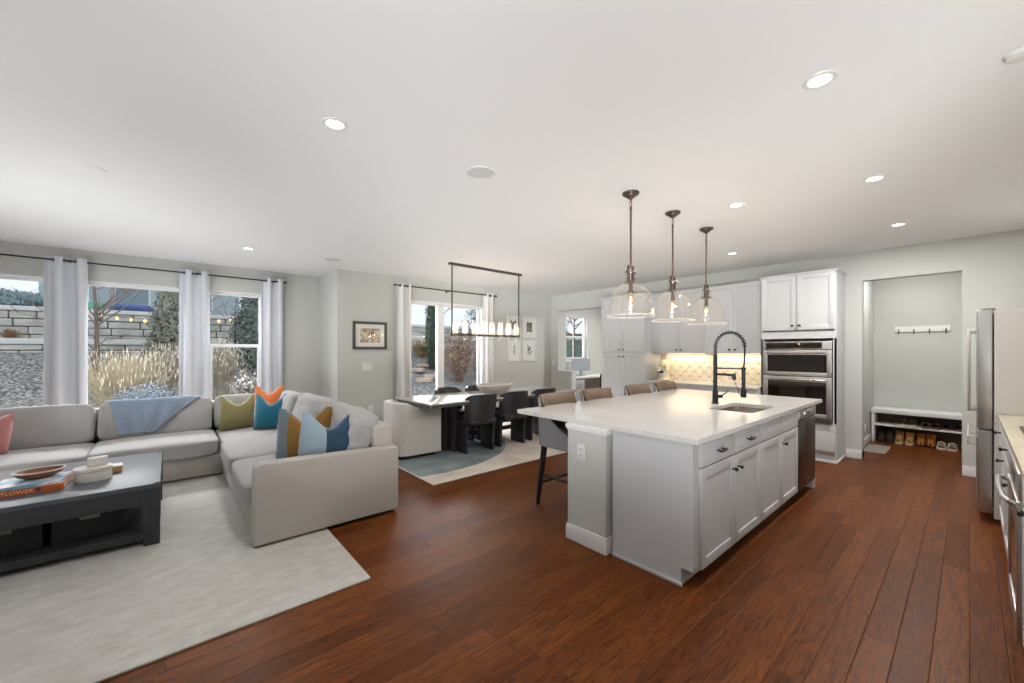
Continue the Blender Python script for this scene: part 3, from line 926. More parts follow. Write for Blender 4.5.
def oven_door(nm, z0, z1, fr):
    m = MB()
    m.box(0, -0.035, z0, fr, 0, z1, 0.003).box(OWD - fr, -0.035, z0, OWD, 0, z1, 0.003)
    m.box(fr, -0.035, z1 - fr * 1.25, OWD - fr, 0, z1, 0.003).box(fr, -0.035, z0, OWD - fr, 0, z0 + fr, 0.003)
    d = m.build(nm, M_STEEL, oo)
    MB().box(fr - 0.002, -0.03, z0 + fr - 0.002, OWD - fr + 0.002, -0.02, z1 - fr * 1.25 + 0.002).build('glass', M_OVGLASS, d)
    h = MB().tube([(0.045, -0.075, z1 - 0.035), (OWD / 2, -0.082, z1 - 0.035), (OWD - 0.045, -0.075, z1 - 0.035)], 0.011, n=10)
    for xx in (0.07, OWD - 0.07):
        h.cyl((xx, -0.03, z1 - 0.035), (xx, -0.076, z1 - 0.035), 0.009, n=8)
    h.build('handle', M_CHROME, d)
oven_door('microwave_door', 0.60, 0.945, 0.05)
oven_door('oven_door', 0.06, 0.59, 0.055)
MB().box(0.0, -0.03, 0.0, OWD, 0.0, 0.05, 0.003).build('vent_strip', M_STEELD, oo)

def upper(y_left, w, label):
    t = thing('wall_cabinet', label, 'cabinet', (6.60, y_left, 1.395), RZ, 'wall cabinets over the tiled backsplash')
    MB().box(0, 0, 0.0, w, 0.31, 1.07).build('carcass', M_CAB, t, smooth=0)
    add_door(t, 0.003, 0.004, w / 2 - 0.002, 1.066, w / 2 - 0.04, 0.06)
    add_door(t, w / 2 + 0.002, 0.004, w - 0.003, 1.066, w / 2 + 0.04, 0.06)
    MB().box(-0.0, -0.022, 1.06, w, 0.31, 1.075, 0.003).build('top_trim', M_CAB, t)
    return t
upper(3.66, 0.826, 'pale grey double-door wall cabinet next to the tall pantry')
upper(2.834, 0.875, 'pale grey double-door wall cabinet next to the oven tower')
tag(MB().box(6.6, 3.66, 1.395, 6.91, 3.757, 2.465).build('cabinet_filler', M_CAB, org=(6.6, 3.66, 1.395), smooth=0), 'narrow grey filler panel between the pantry and the wall cabinets', 'filler panel')
pa = thing('pantry_cabinet', 'tall pale grey pantry cabinet with two upper and two lower doors', 'cabinet', (6.35, 4.675, 0), RZ)
PW = 0.915
MB().box(0, 0, 0.11, PW, 0.575, 2.455).box(0, 0.06, 0, PW, 0.575, 0.11).build('carcass', M_CAB, pa, smooth=0)
for a, b, k in ((0.004, PW / 2 - 0.002, PW / 2 - 0.045), (PW / 2 + 0.002, PW - 0.004, PW / 2 + 0.045)):
    add_door(pa, a, 1.41, b, 2.45, k, 1.46)
    add_door(pa, a, 0.12, b, 1.395, k, 1.33)
MB().box(-0.006, -0.026, 2.45, PW + 0.006, 0.575, 2.468, 0.003).build('top_trim', M_CAB, pa)
def basecab(y_left, w, label):
    t = thing('base_cabinet', label, 'cabinet', (6.31, y_left, 0), RZ, 'base cabinets under the tiled backsplash')
    MB().box(0, 0, 0.11, w, 0.60, 0.88).box(0, 0.07, 0, w, 0.6, 0.11).build('carcass', M_CAB, t, smooth=0)
    add_drawer(t, 0.003, 0.735, w - 0.003, 0.874)
    add_door(t, 0.003, 0.115, w / 2 - 0.002, 0.725, w / 2 - 0.04, 0.67)
    add_door(t, w / 2 + 0.002, 0.115, w - 0.003, 0.725, w / 2 + 0.04, 0.67)
basecab(3.755, 0.86, 'grey base cabinet below the stand mixer')
basecab(2.893, 0.935, 'grey base cabinet beside the oven tower')
tag(MB().box(6.27, 1.958, 0.882, 6.917, 3.757, 0.914, 0.003).build('wall_worktop', M_QUARTZ, org=(6.27, 1.958, 0.882)), 'white quartz worktop along the tiled backsplash', 'worktop')
# under-cabinet strip lights
for yy in (2.43, 3.25):
    u = tag(MB().box(6.80, yy - 0.33, 1.383, 6.84, yy + 0.33, 1.395, 0.002).build('under_cabinet_light', mat('warm_strip', '#fff1d8', 0.4, emit='#ffe2b0', estr=1.2), org=(6.80, yy, 1.383)),
            'slim warm strip light under the wall cabinet next to the ' + ('oven tower' if yy < 3 else 'pantry'), 'strip light')
    l = bpy.data.lights.new('under_cabinet_lamp', 'AREA'); l.shape = 'RECTANGLE'; l.size = 0.04; l.size_y = 0.7; l.energy = 2.6; l.color = (1, 0.84, 0.60)
    lo = bpy.data.objects.new('under_cabinet_lamp', l); COL.objects.link(lo); lo.location = (6.82, yy, 1.38)
# stand mixer
mx_ = thing('stand_mixer', 'cream stand mixer with a steel bowl in the corner of the worktop by the pantry', 'stand mixer', (6.66, 3.57, 0.914), R(8))
M_MIX = mat('cream_enamel', '#e8dcb6', 0.25)
MB().soft((0.0, 0, 0.02), (0.16, 0.10, 0.02), e=3.5, n=5).soft((0.10, 0, 0.13), (0.05, 0.05, 0.13), e=3, n=5).build('base', M_MIX, mx_)
hd = MB().soft((0.0, 0, 0.30), (0.17, 0.062, 0.062), e=2.6, n=6).build('motor_head', M_MIX, mx_)
MB().lathe([(0.064, -0.006), (0.066, 0), (0.064, 0.006)], n=20, close=True, M=Matrix.Translation((-0.06, 0, 0.30)) @ Matrix.Rotation(PI / 2, 4, 'Y')).build('trim_band', M_CHROME, hd)
MB().cyl((-0.07, 0, 0.17), (-0.07, 0, 0.25), 0.012).build('beater_shaft', M_CHROME, mx_)
MB().lathe([(0, 0.035), (0.05, 0.037), (0.085, 0.08), (0.10, 0.14), (0.104, 0.175), (0.10, 0.175), (0.095, 0.14), (0.08, 0.085), (0.0, 0.045)], c=(-0.07, 0, 0), n=24).build('bowl', M_CHROME, mx_)
# ------------------------------------------------------------------ fridge and range side (fronts face +y)
M_HANDLE = mat('satin_handle', '#d9d8d6', 0.35, metal=0.8)
fr = thing('refrigerator', 'tall stainless french-door refrigerator beside the mudroom opening', 'refrigerator', (5.205, -0.04, 0))
M_FRSIDE = mat('fridge_side_grey', '#d6d3cf', 0.4)
MB().box(0.005, -0.72, 0.03, 0.905, -0.092, 1.775, 0.006).build('body', M_FRSIDE, fr)
MB().box(0.005, -0.70, 0.0, 0.905, -0.12, 0.07, 0.004).build('plinth', M_BLACK, fr)
for a, b, hx_ in ((0.0, 0.452, 0.40), (0.458, 0.91, 0.51)):
    d = MB().box(a, -0.084, 0.775, b, 0.0, 1.785, 0.012, 3).build('door', M_STEEL, fr)
    h = MB().box(hx_ - 0.013, 0.035, 0.88, hx_ + 0.013, 0.056, 1.64, 0.006)
    h.box(hx_ - 0.012, 0.0, 0.885, hx_ + 0.012, 0.04, 0.925, 0.004).box(hx_ - 0.012, 0.0, 1.595, hx_ + 0.012, 0.04, 1.635, 0.004)
    h.build('handle', M_HANDLE, d)
d = MB().box(0.0, -0.084, 0.07, 0.91, 0.0, 0.765, 0.012, 3).build('freezer_drawer', M_STEEL, fr)
h = MB().box(0.06, 0.044, 0.625, 0.85, 0.056, 0.70, 0.004)
for hx_ in (0.06, 0.82):
    h.box(hx_, 0.0, 0.688, hx_ + 0.03, 0.05, 0.70, 0.003).box(hx_, 0.0, 0.625, hx_ + 0.03, 0.05, 0.637, 0.003)
h.build('handle', M_HANDLE, d)
MB().box(0.01, -0.10, 1.776, 0.07, -0.03, 1.793, 0.004).box(0.84, -0.10, 1.776, 0.90, -0.03, 1.793, 0.004).build('hinge_cap', M_STEELD, fr)

def rangecab(x_hi, w, label, dr):
    t = thing('base_cabinet', label, 'cabinet', (x_hi, -0.175, 0), PI, 'base cabinets beside the refrigerator')
    MB().box(0, 0, 0.11, w, 0.62, 0.88).box(0, 0.07, 0, w, 0.62, 0.11).build('carcass', M_CAB, t, smooth=0)
    n = dr
    for k in range(n):
        a, b = k * w / n + 0.003, (k + 1) * w / n - 0.003
        dd = MB().box(a, -0.02, 0.735, b, 0, 0.874, 0.003).build('drawer', M_CAB, t)
        knob((a + b) / 2, 0.81).build('knob', M_BLACK, dd)
        add_door(t, a, 0.115, b, 0.725, b - 0.04, 0.66)
rangecab(5.19, 0.80, 'grey base cabinet touching the side of the refrigerator', 1)
rangecab(4.385, 0.78, 'grey base cabinet below the black cooktop', 1)
rangecab(2.93, 0.9, 'grey base cabinet cut by the picture edge, past the steel oven', 1)
bo = thing('undercounter_oven', 'stainless under-counter oven with a thick curved bar handle below the cream worktop', 'oven', (3.60, -0.175, 0), PI)
MB().box(0.003, 0.0, 0.09, 0.66, 0.60, 0.875).box(0.02, 0.05, 0, 0.64, 0.55, 0.09).build('housing', M_STEELD, bo)
m = MB().box(0.003, -0.035, 0.10, 0.07, 0, 0.74, 0.004).box(0.593, -0.035, 0.10, 0.66, 0, 0.74, 0.004).box(0.07, -0.035, 0.62, 0.593, 0, 0.74, 0.004).box(0.07, -0.035, 0.10, 0.593, 0, 0.20, 0.004)
d = m.build('door', M_STEEL, bo)
MB().box(0.068, -0.03, 0.198, 0.595, -0.018, 0.622).build('glass', M_OVGLASS, d)
MB().tube([(0.05, -0.03, 0.715), (0.05, -0.055, 0.728), (0.09, -0.072, 0.733), (0.33, -0.078, 0.735), (0.57, -0.072, 0.733), (0.61, -0.055, 0.728), (0.61, -0.03, 0.715)], 0.012, n=10).build('handle', M_STEEL, d)
p = MB().box(0.003, -0.03, 0.75, 0.66, 0, 0.872, 0.004).build('control_panel', M_STEEL, bo)
MB().box(0.2, -0.032, 0.79, 0.46, -0.0295, 0.84).build('display', M_OVGLASS, p)
tag(MB().box(2.03, -0.79, 0.882, 5.195, -0.15, 0.914, 0.003).build('range_worktop', M_CREAMQ, org=(2.03, -0.79, 0.882)), 'cream quartz worktop running from the refrigerator to the picture edge', 'worktop')
ck = thing('cooktop', 'black gas cooktop set into the cream worktop near the picture edge', 'cooktop', (3.62, -0.74, 0.914))
MB().box(0, 0, 0, 0.74, 0.52, 0.012, 0.004).build('plate', M_BLACK, ck)
for k in range(3):
    g = MB()
    xo = 0.02 + k * 0.24
    for yy in (0.04, 0.26, 0.48):
        g.box(xo, yy - 0.007, 0.03, xo + 0.22, yy + 0.007, 0.045, 0.003)
    for xx in (xo + 0.01, xo + 0.11, xo + 0.21):
        g.box(xx - 0.007, 0.03, 0.03, xx + 0.007, 0.49, 0.045, 0.003)
    for xx in (xo + 0.01, xo + 0.21):
        for yy in (0.04, 0.48):
            g.box(xx - 0.008, yy - 0.008, 0.01, xx + 0.008, yy + 0.008, 0.032)
    g.build('grate', M_BLACK, ck)

# ------------------------------------------------------------------ mudroom
be = thing('mudroom_bench', 'white shoe bench with one shelf against the mudroom wall', 'bench', (8.45, -0.13, 0))
MB().box(-0.01, 0, 0.46, 0.39, 1.165, 0.525, 0.008).build('top', M_TRIM, be)
MB().box(0.0, 1.12, 0, 0.38, 1.155, 0.46, 0.003).build('side_panel', M_TRIM, be)
MB().box(0.0, 0.005, 0, 0.38, 0.04, 0.46, 0.003).build('side_panel', M_TRIM, be)
MB().box(0.005, 0.04, 0.262, 0.38, 1.12, 0.285, 0.002).build('shelf', M_TRIM, be)
MB().box(0.37, 0.04, 0.0, 0.382, 1.12, 0.455).build('back_panel', mat('brown_back_panel', '#6b5443', 0.5), be)
rl = thing('coat_hook_rail', 'white wall rail with four small metal coat hooks in the mudroom', 'coat rail', (8.85, 0.19, 1.735))
MB().box(-0.022, 0, 0, 0, 0.6, 0.085, 0.004).build('board', M_TRIM, rl)
for k in range(4):
    y = 0.045 + k * 0.17
    MB().tube([(-0.022, y, 0.03), (-0.045, y, 0.026), (-0.055, y, 0.04)], 0.005, n=6).tube([(-0.022, y, 0.01), (-0.04, y, -0.03), (-0.06, y, -0.035), (-0.066, y, -0.015)], 0.006, n=6).soft((-0.022, y, 0.015), (0.004, 0.009, 0.028), e=3, n=2).build('hook', M_STEELD, rl)
tag(MB().box(7.49, 0.77, 0.0, 8.14, 1.015, 0.008, 0.003).build('floor_mat', mat('taupe_mat', '#8f8680', 0.95, bump=0.3, bscale=300), org=(7.49, 0.77, 0)), 'small taupe floor mat just inside the mudroom', 'mat')

def foot_mesh(mb, L, W, Hh, top, mi=0, dz=0.022):
    """upper: rings along x from heel (x=0) to toe (x=-L)"""
    rows = []
    ns, nr = 12, 14
    def fn(u, v):
        x = -L * u
        w = W * (0.72 + 0.32 * math.sin(PI * min(1, u * 0.9 + .15))) * (1 - 0.0 * u)
        if u > 0.82:
            w *= math.sqrt(max(0.02, 1 - ((u - 0.82) / 0.185) ** 2))
        if u < 0.08:
            w *= 0.72 + 3.5 * u
        h = top(u)
        a = PI * v
        y = w / 2 * math.copysign(abs(math.cos(a)) ** 0.75, math.cos(a))
        z = dz + h * abs(math.sin(a)) ** 0.75
        return (x, y, z)
    mb.grid(fn, ns, nr, mi)
    return mb

def sole_poly(L, W, off=0.004):
    pts = []
    for k in range(25):
        u = k / 24
        w = W * (0.72 + 0.32 * math.sin(PI * min(1, u * 0.9 + .15)))
        if u > 0.82:
            w *= math.sqrt(max(0.02, 1 - ((u - 0.82) / 0.185) ** 2))
        if u < 0.08:
            w *= 0.72 + 3.5 * u
        pts.append((-L * u, w / 2 + off))
    return pts + [(x, -y) for x, y in reversed(pts)]

def shoe(kind, x, y, z, rz, name, label, group, cu, cs, cl=None):
    t = thing(name, label, 'boot' if 'boot' in name else 'shoe', (x, y, z), rz, group)
    L, W = 0.28, 0.098
    if kind == 'boot':
        def top(u): return 0.115 - 0.055 * max(0, (u - 0.35) / 0.65) if u > 0.35 else 0.115
        up = foot_mesh(MB(), L, W, 0.1, top)
        up.lathe([(0.050, 0.06), (0.05, 0.11), (0.052, 0.165), (0.05, 0.172), (0.043, 0.165), (0.042, 0.10)], c=(-0.075, 0, 0), n=18, sx=1.25)
        u_ = up.build('upper', cu, t)
        lc = MB()
        for k in range(5):
            zz = 0.095 + 0.016 * k
            xx = -0.165 + 0.008 * k
            lc.tube([(xx, -0.026, zz), (xx - 0.012, 0, zz + 0.004), (xx, 0.026, zz)], 0.0035, n=5)
        lc.build('laces', cl or M_RUBBER, u_)
    elif kind == 'sneaker':
        def top(u): return 0.075 - 0.035 * max(0, (u - 0.3) / 0.7)
        up = foot_mesh(MB(), L, W, 0.08, top)
        up.lathe([(0.040, 0.055), (0.043, 0.085), (0.040, 0.092), (0.034, 0.085), (0.03, 0.06)], c=(-0.075, 0, 0), n=16, sx=1.4)
        u_ = up.build('upper', cu, t)
        MB().tube([(-0.012, -0.03, 0.06), (-0.006, -0.032, 0.10), (-0.004, 0, 0.118), (-0.006, 0.032, 0.10), (-0.012, 0.03, 0.06)], 0.008, n=8).build('heel_collar', cl or cu, u_)
    else:
        def top(u): return 0.06 - 0.025 * max(0, (u - 0.3) / 0.7)
        up = foot_mesh(MB(), L * .96, W * .95, 0.06, top)
        u_ = up.build('upper', cu, t)
        MB().lathe([(0.030, 0.066), (0.034, 0.08), (0.036, 0.07)], c=(-0.085, 0, 0), n=16, sx=1.9, close=True).build('collar', cl or cu, u_)
    m = MB().prism(sole_poly(L, W, 0.005), 0.0, 0.026, 0.004)
    if kind == 'boot':
        m.box(-0.09, -0.04, 0.0, 0.0, 0.04, 0.035, 0.008)
    m.build('sole', cs, t)
    return t
DKSH = mat('black_shoe_suede', '#40372f', 0.7); TAN = mat('tan_nubuck', '#c79a64', 0.75, var=.1); OBR = mat('orange_brown_leather', '#bd7838', 0.55, var=.1)
BEI = mat('beige_canvas', '#c9bfae', 0.85); WSOLE = mat('off_white_sole', '#d3c7ac', 0.7); BSOLE = mat('brown_gum_sole', '#5f4833', 0.7)
TC = PI  # heel toward the camera for the low shoes
SR = 8.475
for k, (yy, d) in enumerate(((0.925, 'beside the bench side panel'), (0.825, 'next to the tan boots'))):
    shoe('boot', SR + .29, yy, 0, 0.0, 'boot', 'black lace-up boot on the floor under the bench, ' + d, 'black boots under the bench', DKSH, M_RUBBER, BSOLE)
for k, (yy, d) in enumerate(((0.72, 'the one next to the black boots'), (0.605, 'the one next to the orange-brown boots'))):
    shoe('boot', SR + .29, yy, 0, 0.0, 'boot', 'tan nubuck boot on the floor under the bench, ' + d, 'tan boots under the bench', TAN, WSOLE, TAN)
for k, (yy, d) in enumerate(((0.485, 'the one next to the tan boots'), (0.38, 'the one next to the beige shoes'))):
    shoe('boot', SR + .29, yy, 0, 0.0, 'boot', 'orange-brown leather boot with dark toe under the bench, ' + d, 'orange-brown boots under the bench', OBR, M_RUBBER, DKSH)
for k, (yy, d) in enumerate(((0.27, 'the one next to the orange-brown boots'), (0.165, 'last of the floor row'))):
    shoe('sneaker', SR - 0.02, yy, 0, TC, 'sneaker', 'beige canvas shoe with heel outward under the bench, ' + d, 'beige shoes under the bench', BEI, WSOLE, BEI)
for yy, d in ((0.66, 'toward the bench side panel'), (0.56, 'second in the shelf row')):
    shoe('sneaker', SR - 0.03, yy, 0.286, TC, 'sneaker', 'dark sneaker with cream sole on the bench shelf, ' + d, 'dark cream-soled sneakers on the bench shelf', DKSH, WSOLE, DKSH)
for yy, d in ((0.43, 'third in the shelf row'), (0.33, 'fourth in the shelf row')):
    shoe('flat', SR - 0.03, yy, 0.286, TC, 'low_shoe', 'dark low shoe with brown sole on the bench shelf, ' + d, 'dark low shoes on the bench shelf', DKSH, BSOLE)
for yy, d in ((0.215, 'fifth in the shelf row'), (0.11, 'last in the shelf row')):
    shoe('flat', SR - 0.0, yy, 0.286, TC, 'low_shoe', 'black low shoe in shade on the bench shelf, ' + d, 'black low shoes on the bench shelf', M_RUBBER, BSOLE)

# ------------------------------------------------------------------ office
dk = thing('office_desk', 'white built-in desk along the office window wall with a drawer pedestal', 'desk', (7.25, 6.12, 0.03))
MB().box(0, 0, 0.735, 2.2, 0.56, 0.775, 0.004).build('desktop', M_TRIM, dk)
pdl = MB().box(0.02, 0.03, 0.0, 0.40, 0.55, 0.735).build('pedestal', M_CAB, dk, smooth=0)
for k in range(3):
    dr = MB().box(0.03, 0.012, 0.06 + k * 0.22, 0.39, 0.03, 0.27 + k * 0.22, 0.003).build('drawer', M_CAB, dk)
    MB().cyl((0.21, 0.012, 0.165 + k * .22), (0.21, -0.008, 0.165 + k * .22), 0.012, n=10).build('knob', M_BLACK, dr)
MB().box(2.15, 0.03, 0.0, 2.19, 0.55, 0.735).build('end_panel', M_TRIM, dk)
mo = thing('monitor', 'silver computer monitor on the white office desk below the office window', 'monitor', (7.84, 6.42, 0.805), R(-42))
M_SCR = mat('monitor_screen', '#a4acb4', 0.25, emit='#aab4bf', estr=0.12)
MB().box(-0.235, -0.02, 0.13, 0.235, 0.012, 0.43, 0.006).build('housing', mat('silver_plastic', '#a9adb3', 0.35, metal=.4), mo)
MB().box(-0.225, -0.0215, 0.14, 0.225, -0.0195, 0.42).build('screen', M_SCR, mo)
MB().box(-0.03, 0.005, 0.01, 0.03, 0.03, 0.25, 0.004).prism(rrect(-0.12, -0.07, 0.12, 0.11, 0.03), 0, 0.012, 0.003).build('stand', mat('silver_plastic'), mo)
oc = thing('office_chair', 'dark grey office chair pulled up to the white office desk', 'chair', (7.78, 5.86, 0), R(180))
MB().soft((0, 0, 0.48), (0.24, 0.23, 0.05), e=4, n=5).build('seat', M_BLEATHER, oc)
MB().soft((0, 0.25, 0.72), (0.23, 0.035, 0.22), e=4, n=5).tube([(0, 0.2, 0.45), (0, 0.27, 0.5), (0, 0.28, 0.6)], 0.02, n=8).build('backrest', M_BLEATHER, oc)
b = MB().cyl((0, 0, 0.08), (0, 0, 0.44), 0.025, n=12)
for k in range(5):
    a = 2 * PI * k / 5
    b.tube([(0, 0, 0.10), (0.15 * math.cos(a), 0.15 * math.sin(a), 0.085), (0.27 * math.cos(a), 0.27 * math.sin(a), 0.06)], [0.022, 0.018, 0.014], n=6)
    b.soft((0.27 * math.cos(a), 0.27 * math.sin(a), 0.03), (0.025, 0.025, 0.03), e=2.2, n=2)
b.build('swivel_base', M_BLACK, oc)

# ------------------------------------------------------------------ rugs
tag(MB().box(-2.4, 2.46, 0.001, 0.955, 5.9, 0.012, 0.003).build('area_rug', rug_living_material()), 'large pale grey distressed rug under the sofa and coffee table', 'rug')
rg = tag(MB().box(2.13, 3.74, 0.001, 6.05, 6.35, 0.012, 0.003).build('area_rug', rug_dining_material()), 'cream rug with a blue-grey curved shape under the dining table', 'rug')
MB().box(2.12, 3.73, 0.0005, 6.06, 3.742, 0.013, 0.002).box(2.12, 3.742, 0.0005, 2.132, 6.35, 0.013, 0.002).build('bound_edge', mat('rug_binding', '#d9d4c9', 0.9), rg)

# ------------------------------------------------------------------ sectional sofa
sf = thing('sectional_sofa', 'large light grey L-shaped sectional sofa under the curtained windows', 'sofa', (0.45, 3.34, 0))
so = (0.45, 3.34, 0)
SH = 0.60
# bases
m = MB().box(0.46, 3.46, 0.03, 1.50, 6.72, 0.27, 0.02)
m.build('base', M_SOFA, sf, org=so)
m = MB().box(-1.68, 5.63, 0.03, 0.455, 6.72, 0.255, 0.02)
m.build('base', M_SOFA, sf, org=so)
# back frames
MB().box(1.37, 3.46, 0.2, 1.545, 6.74, 0.765, 0.025, 3).build('back_frame', M_SOFA, sf, org=so)
MB().box(-1.68, 6.58, 0.2, 1.38, 6.74, 0.765, 0.025, 3).build('back_frame', M_SOFA, sf, org=so)
# end arm with rounded top front corner
arm = [(0.455, 0.03), (1.548, 0.03), (1.548, 0.578)]
for k in range(7):
    a = R(90 + 90 * k / 6)
    arm.append((0.455 + 0.06 + 0.06 * math.cos(a), 0.56 + 0.055 * math.sin(a)))
MB().prism(arm, 0, 0.135, 0.018, M=Matrix(((1, 0, 0, 0), (0, 0, -1, 3.475), (0, 1, 0, 0), (0, 0, 0, 1)))).build('arm', M_SOFA, sf, org=so)
f = MB()
for x, y in ((0.56, 3.42), (1.48, 3.42), (0.56, 5.75), (-1.6, 5.75), (1.45, 6.6)):
    f.box(x - 0.03, y - 0.03, 0.0125, x + 0.03, y + 0.03, 0.035)
f.build('feet', M_RUBBER, sf, org=so)
# seat cushions
def scush(x0, y0, x1, y1, z0, z1, pf=0.03, sd=0):
    MB().soft(((x0 + x1) / 2, (y0 + y1) / 2, (z0 + z1) / 2), ((x1 - x0) / 2, (y1 - y0) / 2, (z1 - z0) / 2), e=10, n=14, puff=(0.006, 0.006, pf), wr=0.006, wsc=3.5, seed=sd).build('seat_cushion', M_SOFAL, sf, org=so, smooth=60)
scush(0.415, 3.475, 1.30, 4.44, 0.265, 0.44, 0.03, 1)
scush(0.415, 4.445, 1.30, 5.40, 0.265, 0.445, 0.03, 2)
scush(0.45, 5.405, 1.36, 6.5, 0.26, 0.43, 0.02, 3)
scush(-0.615, 5.58, 0.43, 6.45, 0.25, 0.435, 0.03, 4)
scush(-1.66, 5.58, -0.62, 6.45, 0.25, 0.425, 0.02, 5)
# back cushions
def bcush(c, h, rx=0, rz=0, sd=0, wr=0.014, pf=0.05, e=8.5, ws=5):
    M = Matrix.Translation(c) @ Matrix.Rotation(rz, 4, 'Z') @ Matrix.Rotation(rx, 4, 'X')
    MB().soft((0, 0, 0), h, e=e, n=18, puff=(0.004, pf, 0.006), wr=wr, wsc=ws, seed=sd, M=M).build('back_cushion', M_SOFAL, sf, org=so, smooth=60)
bcush((-1.145, 6.44, 0.625), (0.508, 0.11, 0.218), R(-12), 0, 11, 0.007, 0.02)
bcush((-0.10, 6.44, 0.625), (0.508, 0.11, 0.218), R(-12), 0, 12, 0.007, 0.02)
bcush((0.83, 6.45, 0.625), (0.395, 0.11, 0.218), R(-12), 0, 13, .012, .03)
bcush((1.27, 3.99, 0.67), (0.49, 0.135, 0.235), R(-15), R(-90), 14, 0.02, 0.03, 6, 8)
bcush((1.27, 4.98, 0.67), (0.50, 0.135, 0.235), R(-15), R(-90), 15, 0.02, 0.03, 6, 8)
bcush((1.22, 5.82, 0.66), (0.36, 0.135, 0.225), R(-15), R(-90), 16, 0.018, 0.03, 6, 8)

# throw pillows
def pillow(name, label, loc, rz, tilt, w, h, th, mats, mfn=None, chop=0.07, roll=0.0, back=None):
    """stands on its lower edge; local front faces -y"""
    t = bmesh.new()
    n = 18
    def pt(u, v, sgn):
        a, b = 2 * u - 1, 2 * v - 1
        pin = 1 - 0.03 * (1 - a * a) * (abs(b) ** 3)
        pin2 = (1 - 0.03 * (1 - b * b) * (abs(a) ** 3)) * (1 - 0.13 * max(0.0, b) ** 1.3) * (1 - 0.05 * max(0.0, -b) ** 3)
        x = a * w / 2 * pin2
        z = h / 2 + b * h / 2 * pin
        if b > 0:
            z -= chop * max(0.0, 1 - (abs(a) / 0.72) ** 1.15) * b ** 1.6
            x += math.copysign(0.012, a) * b * (abs(a) > .01)
        if b < 0:
            z = max(z, 0.0)
        th_ = th / 2 * ((1 - abs(a) ** 2.6) * (1 - abs(b) ** 2.6)) ** 0.62
        th_ *= 1.15 + 0.45 * (0.5 - v)
        cr = 0.006 * noise.noise(Vector((a * 3 + w * 40, b * 3, sgn)))
        return Vector((x, sgn * th_ + cr * (1 - a * a) * (1 - b * b), z))
    for sgn in (-1, 1):
        g = [[t.verts.new(pt(i / n, j / n, sgn)) for j in range(n + 1)] for i in range(n + 1)]
        for i in range(n):
            for j in range(n):
                q = (g[i][j], g[i + 1][j], g[i + 1][j + 1], g[i][j + 1])
                f = t.faces.new(q if sgn < 0 else q[::-1])
                f.material_index = mfn((i + .5) / n, (j + .5) / n, sgn) if mfn else 0
    bmesh.ops.remove_doubles(t, verts=t.verts, dist=1e-5)
    M = Matrix.Rotation(rz, 4, 'Z') @ Matrix.Rotation(tilt, 4, 'X') @ Matrix.Rotation(roll, 4, 'Y')
    bmesh.ops.transform(t, matrix=M, verts=t.verts)
    mz = min(v.co.z for v in t.verts)
    for v in t.verts:
        v.co.z -= mz
    mb = MB()
    me = bpy.data.meshes.new('tmp'); t.to_mesh(me); t.free(); mb.bm.from_mesh(me); bpy.data.meshes.remove(me)
    o = mb.build(name, mats, smooth=60)
    o.location = loc
    return tag(o, label, 'pillow')
def velvet(n, c):
    return mat(n, c, 0.85, spec=0.15, sheen=0.5, bump=0.1, bscale=300)
V_OL, V_TE, V_OR = velvet('olive_velvet', '#827b50'), velvet('teal_velvet', '#1b6980'), velvet('orange_velvet', '#cf7240')
V_MU, V_GR, V_LB, V_NV, V_PK, V_WH = velvet('mustard_velvet', '#89652d'), velvet('slate_grey_cloth', '#6f7a82'), velvet('pale_blue_cloth', '#97abb7'), velvet('navy_cloth', '#2a475e'), velvet('dusty_pink_velvet', '#ad716b'), velvet('off_white_cloth', '#c9c4bc')
pillow('throw_pillow', 'olive green velvet throw pillow in the sofa corner', (0.665, 6.10, 0.435), R(-2), R(-16), 0.42, 0.44, 0.19, [V_OL], chop=0.13)
pillow('throw_pillow', 'teal velvet throw pillow with pale backing in front of the orange one', (0.965, 5.80, 0.438), R(-24), R(-12), 0.40, 0.45, 0.19, [V_TE, V_WH], lambda u, v, s: 1 if s > 0 else 0, chop=0.14)
pillow('throw_pillow', 'bright orange throw pillow standing tall behind the teal one', (0.965, 6.06, 0.445), R(-25), R(-13), 0.36, 0.53, 0.15, [V_OR], chop=0.10)
pillow('throw_pillow', 'mustard yellow pillow with a grey edge band leaning beside the sofa end arm', (0.93, 3.96, 0.445), R(-22), R(-8), 0.48, 0.47, 0.18, [V_MU, V_GR], lambda u, v, s: 1 if u < 0.22 else 0, chop=0.13)
pillow('throw_pillow', 'pale blue and navy colour-block pillow in front of the mustard pillow by the arm', (1.015, 3.60, 0.445), R(-8), R(-2), 0.46, 0.44, 0.16, [V_LB, V_NV], lambda u, v, s: 1 if u > 0.44 else 0, chop=0.13, roll=R(4))
pillow('throw_pillow', 'dusty pink velvet pillow cut off by the picture edge', (-1.37, 6.06, 0.435), R(-8), R(-22), 0.40, 0.41, 0.18, [V_PK], chop=0.10)

